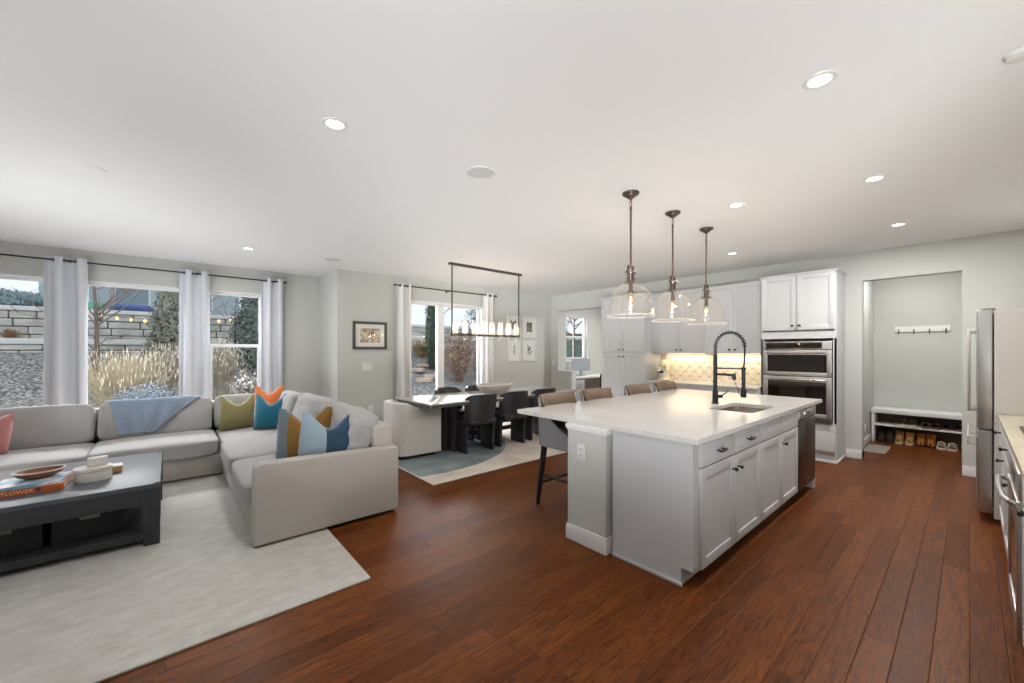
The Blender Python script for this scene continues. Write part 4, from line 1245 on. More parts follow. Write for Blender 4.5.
# blue throw blanket draped over the middle back cushion
th = thing('throw_blanket', 'blue fringed throw blanket draped over the back cushion of the sofa', 'blanket', (-0.1, 6.44, 0.625))
Mb = Matrix.Rotation(R(-12), 4, 'X')
prof = [(0.09, 0.236), (0.03, 0.241), (-0.04, 0.240), (-0.092, 0.232), (-0.124, 0.205), (-0.136, 0.15), (-0.146, 0.05), (-0.150, -0.06), (-0.148, -0.19)]
plen = [0]
for a, b in zip(prof, prof[1:]):
    plen.append(plen[-1] + math.dist(a, b))
def pp(d):
    k = 0
    while k < len(plen) - 2 and plen[k + 1] < d:
        k += 1
    f = min(1.0, (d - plen[k]) / (plen[k + 1] - plen[k]))
    return prof[k][0] + (prof[k + 1][0] - prof[k][0]) * f, prof[k][1] + (prof[k + 1][1] - prof[k][1]) * f
def low(u):   # hanging length along the top edge
    return 0.20 + 0.40 * (1 - max(0, (u - 0.45) / 0.55) ** 0.9) if u > 0.45 else 0.60
def bl(u, v):
    d = v * low(u)
    y, z = pp(d)
    x = -0.46 + 0.86 * u
    x += 0.12 * v * (1 - u) ** 1.5 * 1.0
    y -= 0.006 + 0.022 * (0.5 + 0.5 * math.sin(x * 15 + v * 6 + 2 * math.sin(x * 7))) * min(1, v * 2) + 0.006 * (0.5 + 0.5 * math.sin(x * 43 - v * 9))
    return Mb @ Vector((x, y, z))
M_BLANK = mat('blue_throw', '#8693a4', 0.95, spec=0.1, var=0.12, vscale=60, bump=0.25, bscale=260)
MB().grid(bl, 40, 26, thick=0.006).build('cloth', M_BLANK, th, smooth=60)
fg = MB()
random.seed(4)
for k in range(46):
    v = k / 45
    p = bl(0.0, v)
    dx = -0.035 - 0.01 * random.random()
    fg.tube([p, p + Vector((dx * .6, -0.006, -0.012)), p + Vector((dx, -0.008, -0.035 - .012 * random.random()))], 0.0035, n=4)
for k in range(12):
    u = k / 40
    p = bl(u, 1.0)
    fg.tube([p, p + Vector((-0.004, -0.004, -0.03)), p + Vector((0.004 * random.uniform(-1, 1), -0.01, -0.05))], 0.0035, n=4)
fg.build('fringe', mat('cream_fringe', '#b9b2a8', 0.95), th)
# ------------------------------------------------------------------ coffee table
TX1, TY0, TY1, TX0, TZ = -0.055, 3.92, 5.13, -1.45, 0.46
cf = thing('coffee_table', 'low charcoal wooden coffee table with metal corner straps on the pale rug', 'coffee table', ((TX0 + TX1) / 2, (TY0 + TY1) / 2, 0.012))
og = ((TX0 + TX1) / 2, (TY0 + TY1) / 2, 0.012)
MB().box(TX0, TY0, 0.43, TX1, TY1, TZ, 0.004).build('tabletop', M_COFFEE, cf, org=og)
m = MB().box(TX0 + .09, TY0, 0.315, TX1 - .09, TY0 + .03, 0.43, 0.002).box(TX0 + .09, TY1 - .03, 0.315, TX1 - .09, TY1, 0.43, 0.002)
m.box(TX0, TY0 + .09, 0.315, TX0 + .03, TY1 - .09, 0.43, 0.002).box(TX1 - .03, TY0 + .09, 0.315, TX1, TY1 - .09, 0.43, 0.002)
m.build('apron', M_COFFEES, cf, org=og)
for a, b in ((TX0, TY0), (TX1 - .09, TY0), (TX0, TY1 - .09), (TX1 - .09, TY1 - .09)):
    MB().box(a, b, 0.012, a + .09, b + .09, 0.43, 0.003).build('leg', M_COFFEES, cf, org=og)
MB().box(TX0 + .03, TY0 + .02, 0.055, TX1 - .03, TY1 - .02, 0.108, 0.003).build('lower_shelf', M_COFFEES, cf, org=og)
for yy in (TY0 + .02, TY1 - .045):
    MB().box(TX1 - 0.005, yy, 0.20, TX1 + 0.004, yy + 0.025, 0.44, 0.001).box(TX1 - 0.03, yy - 0.005, 0.452, TX1 + 0.004, yy + 0.03, 0.466, 0.002).build('corner_strap', M_STEELD, cf, org=og)
def bin_(x, label):
    t = thing('storage_bin', label, 'storage bin', (x, TY0 + 0.16, 0.108))
    m = MB()
    w, d, h = 0.36, 0.40, 0.17
    m.box(-w / 2, 0, 0, w / 2, 0.012, h, 0.003).box(-w / 2, d - 0.012, 0, w / 2, d, h, 0.003).box(-w / 2, 0.012, 0, -w / 2 + .012, d - .012, h, 0.003).box(w / 2 - .012, .012, 0, w / 2, d - .012, h, 0.003).box(-w / 2 + .012, .012, 0, w / 2 - .012, d - .012, 0.012)
    m.build('box', M_BIN, t)
    MB().box(-0.05, -0.004, h - 0.03, 0.05, 0.001, h - 0.006, 0.002).build('label_holder', M_STEELD, t)
bin_(-0.43, 'black storage bin with metal label holder under the coffee table, toward its free corner')
bin_(-0.83, 'black storage bin under the coffee table, cut by the picture edge')

M_PAGES = mat('page_block', '#d9d2c2', 0.8)
def book(x, y, z, rz, w, d, h, mats_, label, group=None, title=None, seal=None):
    t = thing('book', label, 'book', (x, y, z), rz, group)
    m = MB().box(-w, 0, 0, 0, d, 0.003).box(-w, 0, h - 0.003, 0, d, h).box(-w, 0, 0.003, 0, 0.003, h - 0.003)
    m.build('cover', mats_, t)
    MB().box(-w + 0.004, 0.004, 0.0032, -0.004, d - 0.004, h - 0.0032).build('pages', M_PAGES, t)
    if title:
        cu = bpy.data.curves.new('title_lettering', 'FONT')
        cu.body = title
        cu.size = h * 0.82
        cu.extrude = 0.0004
        cu.space_character = 1.1
        fo = bpy.data.objects.new('title_curve', cu)
        COL.objects.link(fo)
        bpy.context.view_layer.update()
        me = bpy.data.meshes.new_from_object(fo.evaluated_get(bpy.context.evaluated_depsgraph_get()))
        bpy.data.objects.remove(fo, do_unlink=True)
        me.materials.clear()
        me.materials.append(mat('cream_ink', '#e9d9bd', 0.6))
        o = bpy.data.objects.new('title_lettering', me)
        COL.objects.link(o)
        o.parent = t
        o.rotation_euler = (PI / 2, 0, 0)
        o.location = (-w * 0.79, -0.0006, h * 0.2)
        MB().cyl((-w * .33, -0.001, h * .5), (-w * .33, 0.0, h * .5), h * 0.32, n=16).build('emblem', mat('plum_ink', '#5a3a5c', .6), t)
    return t
OR_C = mat('orange_book_cover', '#c4622a', 0.45, var=.12, vscale=14)
def blue_cover():
    m = bpy.data.materials.new('painted_sky_cover'); m.use_nodes = True
    nt = m.node_tree; b = nt.nodes['Principled BSDF']
    tc = N(nt, 'ShaderNodeTexCoord'); n = N(nt, 'ShaderNodeTexNoise'); n.inputs['Scale'].default_value = 5; n.inputs['Distortion'].default_value = 1.5
    nt.links.new(tc.outputs['Object'], n.inputs['Vector'])
    nt.links.new(ramp(nt, n.outputs['Fac'], [(0.3, '#d9a08a'), (0.42, '#e3e2e6'), (0.55, '#8fbcd3'), (0.7, '#4f93b8')]), b.inputs['Base Color'])
    b.inputs['Roughness'].default_value = .3
    return m
BY = 4.19
book(-0.567, BY, TZ, R(-3), 0.36, 0.29, 0.042, OR_C, 'thick orange book with white title letters on its spine, under the blue book', title='FLOWER')
book(-0.585, BY + 0.0, TZ + 0.042, R(-4), 0.33, 0.29, 0.018, blue_cover(), 'thin book with painted blue and pink cover on top of the orange book')
book(-0.93, BY - .02, TZ, R(2), 0.3, 0.26, 0.055, mat('white_cover', '#dedcd8', .4), 'white covered book beside the orange book, at the picture edge')
wb = thing('wooden_dough_bowl', 'oval brown wooden bowl with pale rim resting on the blue book', 'bowl', (-0.715, BY + 0.215, TZ + 0.060), R(10))
M_WB = mat('brown_bowl_wood', '#7d4a2b', 0.4, var=.18, vscale=7, stretch=(1, 6, 1))
MB().lathe([(0, 0.0), (0.06, 0.0), (0.105, 0.022), (0.128, 0.05), (0.120, 0.053), (0.098, 0.03), (0.055, 0.012), (0, 0.012)], n=36, sx=1.0, sy=0.8).build('basin', M_WB, wb)
MB().lathe([(0.1285, 0.048), (0.130, 0.055), (0.119, 0.0555), (0.117, 0.051)], n=36, sx=1.0, sy=0.8, close=True).build('rim', mat('pale_worn_rim', '#cfc2b4', .6), wb)
M_BONE = mat('white_bone_inlay', '#d6d2cb', 0.45, var=.05, vscale=40)
bx = thing('lidded_box', 'white oval lidded box on the coffee table', 'box', (-0.44, 4.35, TZ), R(8))
def oval(a, b, n=36, p=2.6):
    return [(a * math.copysign(abs(math.cos(2 * PI * k / n)) ** (2 / p), math.cos(2 * PI * k / n)), b * math.copysign(abs(math.sin(2 * PI * k / n)) ** (2 / p), math.sin(2 * PI * k / n))) for k in range(n)]
MB().prism(oval(0.102, 0.085), 0, 0.068, 0.004).build('body', M_BONE, bx)
MB().prism(oval(0.105, 0.088), 0.070, 0.098, 0.004).build('lid', M_BONE, bx)
b2 = thing('trinket_box', 'small white oval box stacked on the larger white oval box', 'box', (-0.42, 4.38, TZ + 0.098), R(8))
MB().prism(oval(0.055, 0.042), 0, 0.034, 0.003).build('body', M_BONE, b2)
MB().prism(oval(0.057, 0.044), 0.036, 0.062, 0.003).build('lid', M_BONE, b2)
b3 = thing('wooden_box', 'small wooden box with white lid tucked beside the white oval box', 'box', (-0.35, 4.55, TZ), R(4))
MB().box(-0.085, -0.055, 0, 0.055, 0.055, 0.038, 0.002).build('body', mat('honey_wood', '#b08a55', .5), b3)
MB().box(-0.087, -0.057, 0.039, 0.057, 0.057, 0.05, 0.002).build('lid', M_BONE, b3)

# ------------------------------------------------------------------ dining table, chairs
dt = thing('dining_table', 'long grey-brown dining table with dark slab legs on the blue and cream rug', 'dining table', (3.9, 4.96, 0.012))
og = (3.9, 4.96, 0.012)
m = MB().prism(rrect(2.48, 4.45, 5.33, 5.475, 0.03, 3), 0.738, 0.76, 0.003)
m.build('tabletop', M_TABLE, dt, org=og)
MB().prism(rrect(2.495, 4.465, 5.315, 5.46, 0.03, 3), 0.70, 0.738).build('underframe', M_TABLEE, dt, org=og)
for xc in (3.06, 4.75):
    lg = MB().box(xc - 0.03, 4.76, 0.012, xc + 0.03, 5.16, 0.70, 0.004)
    lg.build('leg', M_TLEG, dt, org=og)
    MB().box(xc - 0.10 if xc < 4 else xc + 0.04, 4.90, 0.012, xc - 0.04 if xc < 4 else xc + 0.10, 5.26, 0.70, 0.004).build('leg', M_TLEG, dt, org=og)
MB().box(3.09, 4.93, 0.16, 4.72, 4.99, 0.22, 0.003).build('stretcher', M_TLEG, dt, org=og)

def host(x, y, rz, label):
    t = thing('host_chair', label, 'chair', (x, y, 0.012), rz, None)
    # U-shaped shell: plan path, open toward +x
    def outer(k):   # k 0..1 along the U
        pts = [(0.32, -0.305), (0.2, -0.305), (0.08, -0.305), (-0.02, -0.305), (-0.12, -0.305)]
        for q in range(9):
            a = R(270 - 90 * q / 8); pts.append((-0.12 + 0.20 * math.cos(a), -0.105 + 0.20 * math.sin(a)))
        for q in range(9):
            a = R(180 - 90 * q / 8); pts.append((-0.12 + 0.20 * math.cos(a), 0.105 + 0.20 * math.sin(a)))
        pts += [(-0.12, 0.305), (-0.02, 0.305), (0.08, 0.305), (0.2, 0.305), (0.32, 0.305)]
        return pts
    O = outer(0)
    I = []
    th_ = 0.085
    for x_, y_ in O:
        I.append((x_ if abs(y_) > .30 and x_ > 0 else -0.12 + (x_ + 0.12) * (1 - th_ / 0.20) if x_ < -0.12 else x_, y_ * (1 - th_ / 0.305)))
    def hz(x_):
        k = min(1.0, max(0.0, (-0.02 - x_) / 0.16))
        return 0.672 + (0.738 - 0.672) * k * k * (3 - 2 * k)
    n_ = len(O)
    def hs(u, v):
        f_ = u * (n_ - 1); i_ = min(n_ - 2, int(f_)); g_ = f_ - i_
        ox, oy = O[i_][0] + (O[i_ + 1][0] - O[i_][0]) * g_, O[i_][1] + (O[i_ + 1][1] - O[i_][1]) * g_
        ix, iy = I[i_][0] + (I[i_ + 1][0] - I[i_][0]) * g_, I[i_][1] + (I[i_ + 1][1] - I[i_][1]) * g_
        zt = hz(ox)
        prof_ = [(0, 0.05), (0, zt - 0.025), (0.12, zt - 0.008), (0.35, zt), (0.65, zt), (0.88, zt - 0.008), (1, zt - 0.025), (1, 0.05), (0, 0.05)]
        k_ = min(7, int(v * 8)); w_ = v * 8 - k_
        a_ = prof_[k_][0] + (prof_[k_ + 1][0] - prof_[k_][0]) * w_
        return (ox + (ix - ox) * a_, oy + (iy - oy) * a_, prof_[k_][1] + (prof_[k_ + 1][1] - prof_[k_][1]) * w_)
    sh_ = MB().grid(hs, (n_ - 1) * 2, 8)
    bmesh.ops.remove_doubles(sh_.bm, verts=sh_.bm.verts, dist=1e-5)
    bmesh.ops.holes_fill(sh_.bm, edges=sh_.bm.edges, sides=12)
    bmesh.ops.recalc_face_normals(sh_.bm, faces=sh_.bm.faces)
    sh_.build('shell', M_CREAM, t)
    MB().soft((0.06, 0, 0.36), (0.26, 0.22, 0.10), e=6, n=8, puff=(0, 0, .02)).build('seat', M_CREAM, t)
    MB().soft((-0.19, 0, 0.58), (0.055, 0.19, 0.14), e=3.5, n=6).build('backrest', M_CREAM, t)
    MB().box(-0.24, -0.24, 0.0, 0.27, 0.24, 0.06, 0.01).build('plinth', M_BLACK, t)
host(2.52, 5.08, R(-3), 'cream upholstered barrel chair at the head of the dining table')

def black_chair(loc, rz, label):
    t = thing('dining_chair', label, 'chair', loc, rz, 'black leather dining chairs')
    # faces +y ; back at -y
    def sh(u, v):
        a = (u - 0.5) * 2
        x = 0.262 * math.sin(a * 1.22) / math.sin(1.22)
        yb = -0.02 + 0.16 * (1 - math.cos(a * 1.22)) / (1 - math.cos(1.22))
        z = 0.43 + 0.395 * v
        edge = abs(a) ** 5
        if v > 0.5:
            z -= 0.07 * edge * ((v - .5) / .5)
        else:
            z += 0.05 * edge * (1 - v / .5)
        y = yb - 0.05 * v + 0.02
        taper = 1 - 0.06 * (1 - v)
        return (x * taper, y, z)
    MB().grid(sh, 20, 12, thick=0.045).build('backrest', M_BLEATHER, t, smooth=50)
    MB().soft((0, 0.24, 0.445), (0.235, 0.235, 0.04), e=5, n=8, puff=(0, 0, .012)).build('seat', M_BLEATHER, t)
    for sx in (-1, 1):
        pl = [(0.15, 0.0), (0.47, 0.0), (0.475, 0.20), (0.475, 0.41), (0.10, 0.41), (0.13, 0.30), (0.135, 0.1), (0.14, 0.02)]
        MB().prism(pl, -0.02, 0.02, 0.008, M=Matrix(((0, 0, 1, sx * 0.215), (1, 0, 0, 0), (0, 1, 0, 0.0), (0, 0, 0, 1)))).build('side_panel', M_BLEATHER, t)
    MB().box(-0.20, 0.43, 0.30, 0.20, 0.45, 0.41, 0.004).build('front_rail', M_BLEATHER, t)
    return t
bc = black_chair((3.29, 4.37, 0.012), R(-6), 'black leather dining chair on the island side of the table, beside the cream head chair')
dup(bc, (3.90, 4.37, 0.012), R(-5), 'black leather dining chair on the island side of the table, the middle one of three')
dup(bc, (4.54, 4.38, 0.012), R(-4), 'black leather dining chair on the island side of the table, half hidden behind a stool')
dup(bc, (3.39, 5.60, 0.012), R(183), 'black leather dining chair on the patio-door side, beside the cream head chair')
dup(bc, (3.98, 5.60, 0.012), R(180), 'black leather dining chair on the patio-door side of the table, behind the stone bowl')
sb = thing('decorative_bowl', 'wide pale stone bowl in the middle of the dining table', 'bowl', (3.90, 4.93, 0.76), 0)
MB().lathe([(0, 0.0), (0.19, 0.0), (0.23, 0.02), (0.335, 0.135), (0.33, 0.15), (0.318, 0.145), (0.21, 0.035), (0, 0.025)], n=40, sy=0.6).build('basin', M_STONEBOWL, sb)
MB().lathe([(0.334, 0.138), (0.338, 0.150), (0.318, 0.152), (0.316, 0.144)], n=40, sy=0.6, close=True).build('rim', mat('pale_bowl_rim', '#d2ccc6', .7), sb)

# ------------------------------------------------------------------ counter stools
def stool(loc, rz, label):
    t = thing('counter_stool', label, 'bar stool', loc, rz, 'counter stools along the island')
    # faces -y; back at +y. shell: barrel with arms sloping down to the front
    def plan(a):   # a -1..1 : around the back from one arm front to the other
        s = abs(a)
        if s < 0.52:
            an = a / 0.52 * (PI / 2)
            return 0.255 * math.copysign(abs(math.sin(an)) ** 0.75, an), 0.02 + 0.215 * abs(math.cos(an)) ** 0.62
        k = (s - 0.52) / 0.48
        return math.copysign(0.255 - 0.012 * k, a), 0.02 - 0.27 * k
    def topz(a):
        s = abs(a)
        if s < 0.36:
            return 0.995
        k = (s - 0.36) / 0.64
        return 0.995 - 0.325 * (k ** 0.5)
    def fn(u, v):
        a = 2 * u - 1
        x, y = plan(a)
        zt, zb = topz(a), 0.565
        z = zb + (zt - zb) * v
        fl = 1 + 0.03 * v
        return (x * fl, y * fl + 0.04 * v * max(0, y), z)
    MB().grid(fn, 44, 8, thick=-0.02).build('shell', M_STOOLG, t, smooth=50)
    def fn2(u, v):
        a = (2 * u - 1) * 0.385
        x, y = plan(a)
        z = 0.70 + (topz(a) - 0.70 + 0.028) * v
        fl = 1 + 0.03 * (z - .565) / .39
        ov_ = max(0.0, (v - 0.86) / 0.14)
        return (x * fl * (0.915 + 0.06 * ov_), (y * fl + 0.04 * ((z - .565) / .39) * max(0, y)) - 0.026 * (1 - 0.7 * ov_) - 0.01 * math.sin(PI * v), z)
    bk = MB().grid(fn2, 26, 8, thick=0.022).build('backrest_pad', M_STOOLB, t, smooth=60)
    MB().tube([(0, 0.205, 0.70), (0, 0.205, 0.80), (0, 0.222, 0.945)], 0.0025, n=5).build('seam', mat('dark_thread', '#5a4a42', .8), bk)
    MB().soft((0, -0.02, 0.635), (0.225, 0.235, 0.045), e=5, n=8, puff=(0, 0, .02)).build('seat', M_STOOLG, t)
    MB().box(-0.22, -0.22, 0.545, 0.22, 0.20, 0.59, 0.01).build('seat_frame', M_BLACK, t)
    LG = {}
    for sx in (-1, 1):
        for sy in (-1, 1):
            top = Vector((sx * 0.19, -0.01 + sy * 0.17, 0.56)); bot = Vector((sx * 0.235, -0.01 + sy * 0.215, 0.0))
            LG[(sx, sy)] = (top, bot)
            d = (bot - top)
            mb = MB()
            mb.tube([top, top + d * .5, bot], [0.030, 0.025, 0.018], n=8)
            mb.build('leg', M_BLACK, t)
    def at(k, z):
        a, b = LG[k]
        return a.lerp(b, (0.56 - z) / 0.56)
    MB().tube([at((-1, 1), .28), at((-1, -1), .28)], 0.012, n=8).build('stretcher', M_BLACK, t)
    MB().tube([at((1, 1), .28), at((1, -1), .28)], 0.012, n=8).build('stretcher', M_BLACK, t)
    MB().tube([at((-1, 1), .2), at((1, 1), .2)], 0.013, n=8).build('stretcher', M_BLACK, t)
    MB().tube([at((-1, -1), .2), at((1, -1), .2)], 0.013, n=8).build('foot_rest', M_BRONZED, t)
    return t
st = stool((2.85, 2.45, 0), 0, 'grey counter stool with tan back at the near island end, legs in view')
for x, lb in ((3.50, 'counter stool whose tan backrest shows past the island in front of the office desk'),
              (4.30, 'counter stool whose tan backrest shows past the island in front of the pantry'),
              (4.97, 'counter stool whose tan backrest shows past the island below the stand mixer')):
    dup(st, (x, 2.47, 0), 0, lb)

# ------------------------------------------------------------------ pendants over the island
def pendant(x, y, label):
    t = thing('pendant_lamp', label, 'pendant lamp', (x, y, CH), group='glass pendant lamps over the island')
    c = -CH
    MB().lathe([(0, 0), (0.067, 0), (0.069, -0.008), (0.066, -0.016), (0.046, -0.019), (0.043, -0.030), (0.030, -0.040), (0.014, -0.050), (0.011, -0.06), (0, -0.06)], n=28).build('canopy', M_BRONZE, t)
    MB().tube([(0.013 * math.cos(2 * PI * k / 14), 0, -0.095 + 0.032 * math.sin(2 * PI * k / 14)) for k in range(14)], 0.0035, n=6, closed=True).cyl((0, 0, -0.115), (0, 0, -0.145), 0.010, n=12).build('chain_link', M_BRONZE, t)
    MB().cyl((0, 0, -0.14), (0, 0, -0.62), 0.0085, n=12).build('rod', M_BRONZE, t)
    b = MB()
    for sx in (-1, 1):
        b.box(sx * 0.030 - 0.007, -0.012, 2.00 + c, sx * 0.030 + 0.007, 0.012, 2.14 + c, 0.003)
    b.box(-0.037, -0.012, 2.128 + c, 0.037, 0.012, 2.142 + c, 0.003)
    b.cyl((-0.052, 0, 2.085 + c), (0.052, 0, 2.085 + c), 0.006, n=8).cyl((-0.056, 0, 2.085 + c), (-0.048, 0, 2.085 + c), 0.013, n=10).cyl((0.048, 0, 2.085 + c), (0.056, 0, 2.085 + c), 0.013, n=10)
    b.lathe([(0.020, 0.01), (0.050, 0.005), (0.052, -0.01), (0.030, -0.014), (0, -0.014)], c=(0, 0, 2.005 + c), n=24)
    b.build('yoke', M_BRONZE, t)
    MB().cyl((0, 0, 1.915 + c), (0, 0, 2.0 + c), 0.0165, n=16).cyl((0, 0, 1.91 + c), (0, 0, 1.935 + c), 0.02, n=16).build('socket', M_BRONZED, t)
    prof = [(0.052, 2.088), (0.046, 2.07), (0.044, 2.02), (0.054, 1.998), (0.088, 1.980), (0.122, 1.950), (0.146, 1.912), (0.162, 1.865), (0.171, 1.82), (0.176, 1.78), (0.180, 1.748), (0.188, 1.724)]
    outer = [(r, z + c) for r, z in prof]
    sh = MB().lathe(outer, n=40)
    s = sh.build('shade', M_SHADE, t, smooth=60)
    MB().tube([(0.1885 * math.cos(2 * PI * k / 40), 0.1885 * math.sin(2 * PI * k / 40), 1.724 + c) for k in range(40)], 0.0035, n=6, closed=True).tube([(0.052 * math.cos(2 * PI * k / 24), 0.052 * math.sin(2 * PI * k / 24), 2.088 + c) for k in range(24)], 0.0035, n=6, closed=True).build('rim', M_RIMG, s)
    bl_ = MB().lathe([(0.010, 0.0), (0.013, -0.012), (0.021, -0.035), (0.023, -0.055), (0.018, -0.082), (0.008, -0.098), (0, -0.10)], c=(0, 0, 1.913 + c), n=16).build('bulb', glass_material('bulb_glass_' + str(round(x, 1)), '#ffe9cf', 0.05, 0.3), t)
    MB().tube([(0.006 * math.cos(k * 1.9), 0.006 * math.sin(k * 1.9), 1.885 + c - 0.0042 * k) for k in range(12)], 0.0032, n=6).build('filament', M_BULB, bl_)
    l = bpy.data.lights.new('pendant_bulb', 'POINT'); l.energy = 4.5; l.color = (1, 0.90, 0.78); l.shadow_soft_size = 0.019
    lo = bpy.data.objects.new('pendant_bulb', l); COL.objects.link(lo); lo.location = (x, y, 1.858)
    return t
pendant(2.89, 1.838, 'clear glass dome pendant lamp on a bronze rod, largest of the three over the island')
pendant(3.60, 1.838, 'clear glass dome pendant lamp hanging in the middle of the three over the island')
pendant(4.345, 1.845, 'clear glass dome pendant lamp hanging beside the faucet, smallest of the three in view')

# ------------------------------------------------------------------ linear chandelier
cy = 5.03
chx0, chx1 = 3.155, 4.515
hz0 = 1.662
lc_ = thing('linear_chandelier', 'long black bar chandelier with eight glass candle shades over the dining table', 'chandelier', ((chx0 + chx1) / 2, cy, CH))
og = ((chx0 + chx1) / 2, cy, CH)
MB().box(chx0 - 0.03, cy - 0.035, CH - 0.03, chx1 + 0.03, cy + 0.035, CH, 0.003).build('canopy', M_BRONZED, lc_, org=og)
for xx in (chx0 + .015, chx1 - .015):
    MB().box(xx - 0.008, cy - 0.008, hz0, xx + 0.008, cy + 0.008, CH - 0.03, 0.002).build('rod', M_BRONZED, lc_, org=og)
MB().box(chx0, cy - 0.016, hz0, chx1, cy + 0.016, hz0 + 0.032, 0.003).build('bar', M_BRONZED, lc_, org=og)
M_CANDLE = glass_material('candle_bulb_glass', '#fff1dd', 0.05, 0.3)
for k in range(8):
    xx = chx0 + 0.075 + k * (chx1 - chx0 - 0.15) / 7
    cp_ = MB().cyl((xx, cy, hz0 + 0.03), (xx, cy, hz0 + 0.075), 0.014, n=14).lathe([(0, 0.006), (0.036, 0.006), (0.036, 0), (0, 0)], c=(xx, cy, hz0 + 0.034), n=20).build('candle_cup', mat('brass_cup', '#9a7b52', .35, metal=.9), lc_, org=og)
    gs = MB().lathe([(0.0385, -0.055), (0.0385, 0.235)], c=(xx, cy, hz0 + 0.0), n=24).lathe([(0.0385, 0.23), (0.040, 0.235), (0.0385, 0.24), (0.037, 0.235)], c=(xx, cy, hz0), n=24, close=True).lathe([(0.0385, -0.055), (0.040, -0.05), (0.0385, -0.045), (0.037, -0.05)], c=(xx, cy, hz0), n=24, close=True).build('glass_shade', M_TUBE, lc_, org=og)
    MB().lathe([(0, 0.0), (0.012, 0.0), (0.019, 0.022), (0.015, 0.05), (0.005, 0.075), (0, 0.08)], c=(xx, cy, hz0 + 0.075), n=14).build('bulb', M_CANDLE, cp_, org=None).location = (-og[0], -og[1], -og[2])
for k in range(8):
    l = bpy.data.lights.new('chandelier_bulb', 'POINT'); l.energy = 2.4; l.color = (1, 0.90, 0.76); l.shadow_soft_size = 0.013
    lo = bpy.data.objects.new('chandelier_bulb', l); COL.objects.link(lo)
    lo.location = (chx0 + 0.075 + k * (chx1 - chx0 - 0.15) / 7, cy, hz0 + 0.108)

# ------------------------------------------------------------------ curtains and rods
def rod(name, label, x0, x1, y, z, wall_y, brackets):
    t = thing(name, label, 'curtain rod', ((x0 + x1) / 2, y, z))
    og = ((x0 + x1) / 2, y, z)
    MB().cyl((x0, y, z), (x1, y, z), 0.0105, n=12).build('pole', M_BLACK, t, org=og)
    for xx, s in ((x0, -1), (x1, 1)):
        MB().cyl((xx, y, z), (xx + s * 0.03, y, z), 0.016, n=12).soft((xx + s * 0.03, y, z), (0.015, 0.015, 0.015), e=2, n=3).build('finial', M_BLACK, t, org=og)
    for xx in brackets:
        MB().tube([(xx, wall_y, z - 0.01), (xx, y, z - 0.012)], 0.007, n=8).cyl((xx - 0.008, y, z), (xx + 0.008, y, z), 0.016, n=12).cyl((xx, wall_y, z - 0.01), (xx, wall_y - 0.008, z - 0.01), 0.02, n=12).build('bracket', M_BLACK, t, org=og)
LRZ = 2.568
rod('curtain_rod', 'long black curtain rod above the three sofa windows', -2.2, 1.43, 7.43, LRZ, 7.54, (-0.955, 0.31, 1.30))
rod('curtain_rod', 'black curtain rod above the patio door', 2.95, 5.13, 6.47, 2.575, 6.59, (3.12, 4.02, 4.97))

def curtain(x0, x1, y, ztop, zrod, folds, label, amp=0.05, m_=None, seed=0, group=None):
    t = thing('curtain', label, 'curtain', ((x0 + x1) / 2, y, 0.015), group=group)
    og = ((x0 + x1) / 2, y, 0.015)
    random.seed(seed)
    ph = random.random() * 0.6
    def fn(u, v):
        x = x0 + (x1 - x0) * (u + 0.02 * math.sin(6 * PI * u + v * 1.3))
        a = amp * (0.85 + 0.25 * (1 - v))
        s = math.sin(2 * PI * folds * u + ph)
        yy = y + a * math.copysign(abs(s) ** 0.75, s)
        wob = 0.010 * math.sin(9 * u + 3 * (1 - v)) * (1 - v)
        flare = 1 + 0.06 * (1 - v)
        return ((x - og[0]) * flare + og[0] + wob, yy, 0.02 + (ztop - 0.02) * v)
    MB().grid(fn, folds * 20, 22, thick=0.004).build('cloth', m_ or M_CURT, t, org=og, smooth=60)
    for k in range(folds * 2):
        u = (k * PI - ph + (PI if ph > 0 and k == 0 and -ph < 0 else 0)) / (2 * PI * folds)
        if not 0.02 < u < 0.98:
            continue
        p = Vector(fn(u, (zrod - 0.02) / (ztop - 0.02)))
        d = (Vector(fn(u + 0.004, 0.98)) - Vector(fn(u - 0.004, 0.98))).normalized()
        nrm = Vector((-d.y, d.x, 0)).normalized()
        M = Matrix.Translation(p) @ nrm.to_track_quat('Z', 'Y').to_matrix().to_4x4()
        MB().lathe([(0.019, -0.005), (0.026, -0.006), (0.028, 0), (0.026, 0.006), (0.019, 0.005)], n=18, close=True, M=M).build('grommet', M_BLACK, t, org=og)
G1 = 'grey grommet curtains at the sofa windows'
curtain(-1.18, -0.81, 7.43, 2.61, LRZ, 2, 'pale grey grommet curtain between the picture-edge window and the wide sofa window', seed=1, group=G1)
curtain(0.095, 0.44, 7.43, 2.61, LRZ, 2, 'pale grey grommet curtain between the wide sofa window and the double-hung window', seed=2, group=G1)
curtain(1.105, 1.41, 7.43, 2.61, LRZ, 2, 'pale grey grommet curtain beside the double-hung window, closest to the wall corner', seed=3, group=G1)
G2 = 'curtains at the patio door'
curtain(2.965, 3.235, 6.47, 2.62, 2.575, 2, 'pale grey curtain at the patio door on the framed picture side', seed=4, m_=M_CURTW, group=G2)
curtain(4.83, 5.08, 6.47, 2.62, 2.575, 2, 'pale grey curtain at the patio door on the white framed prints side', seed=5, m_=M_CURTW, group=G2)

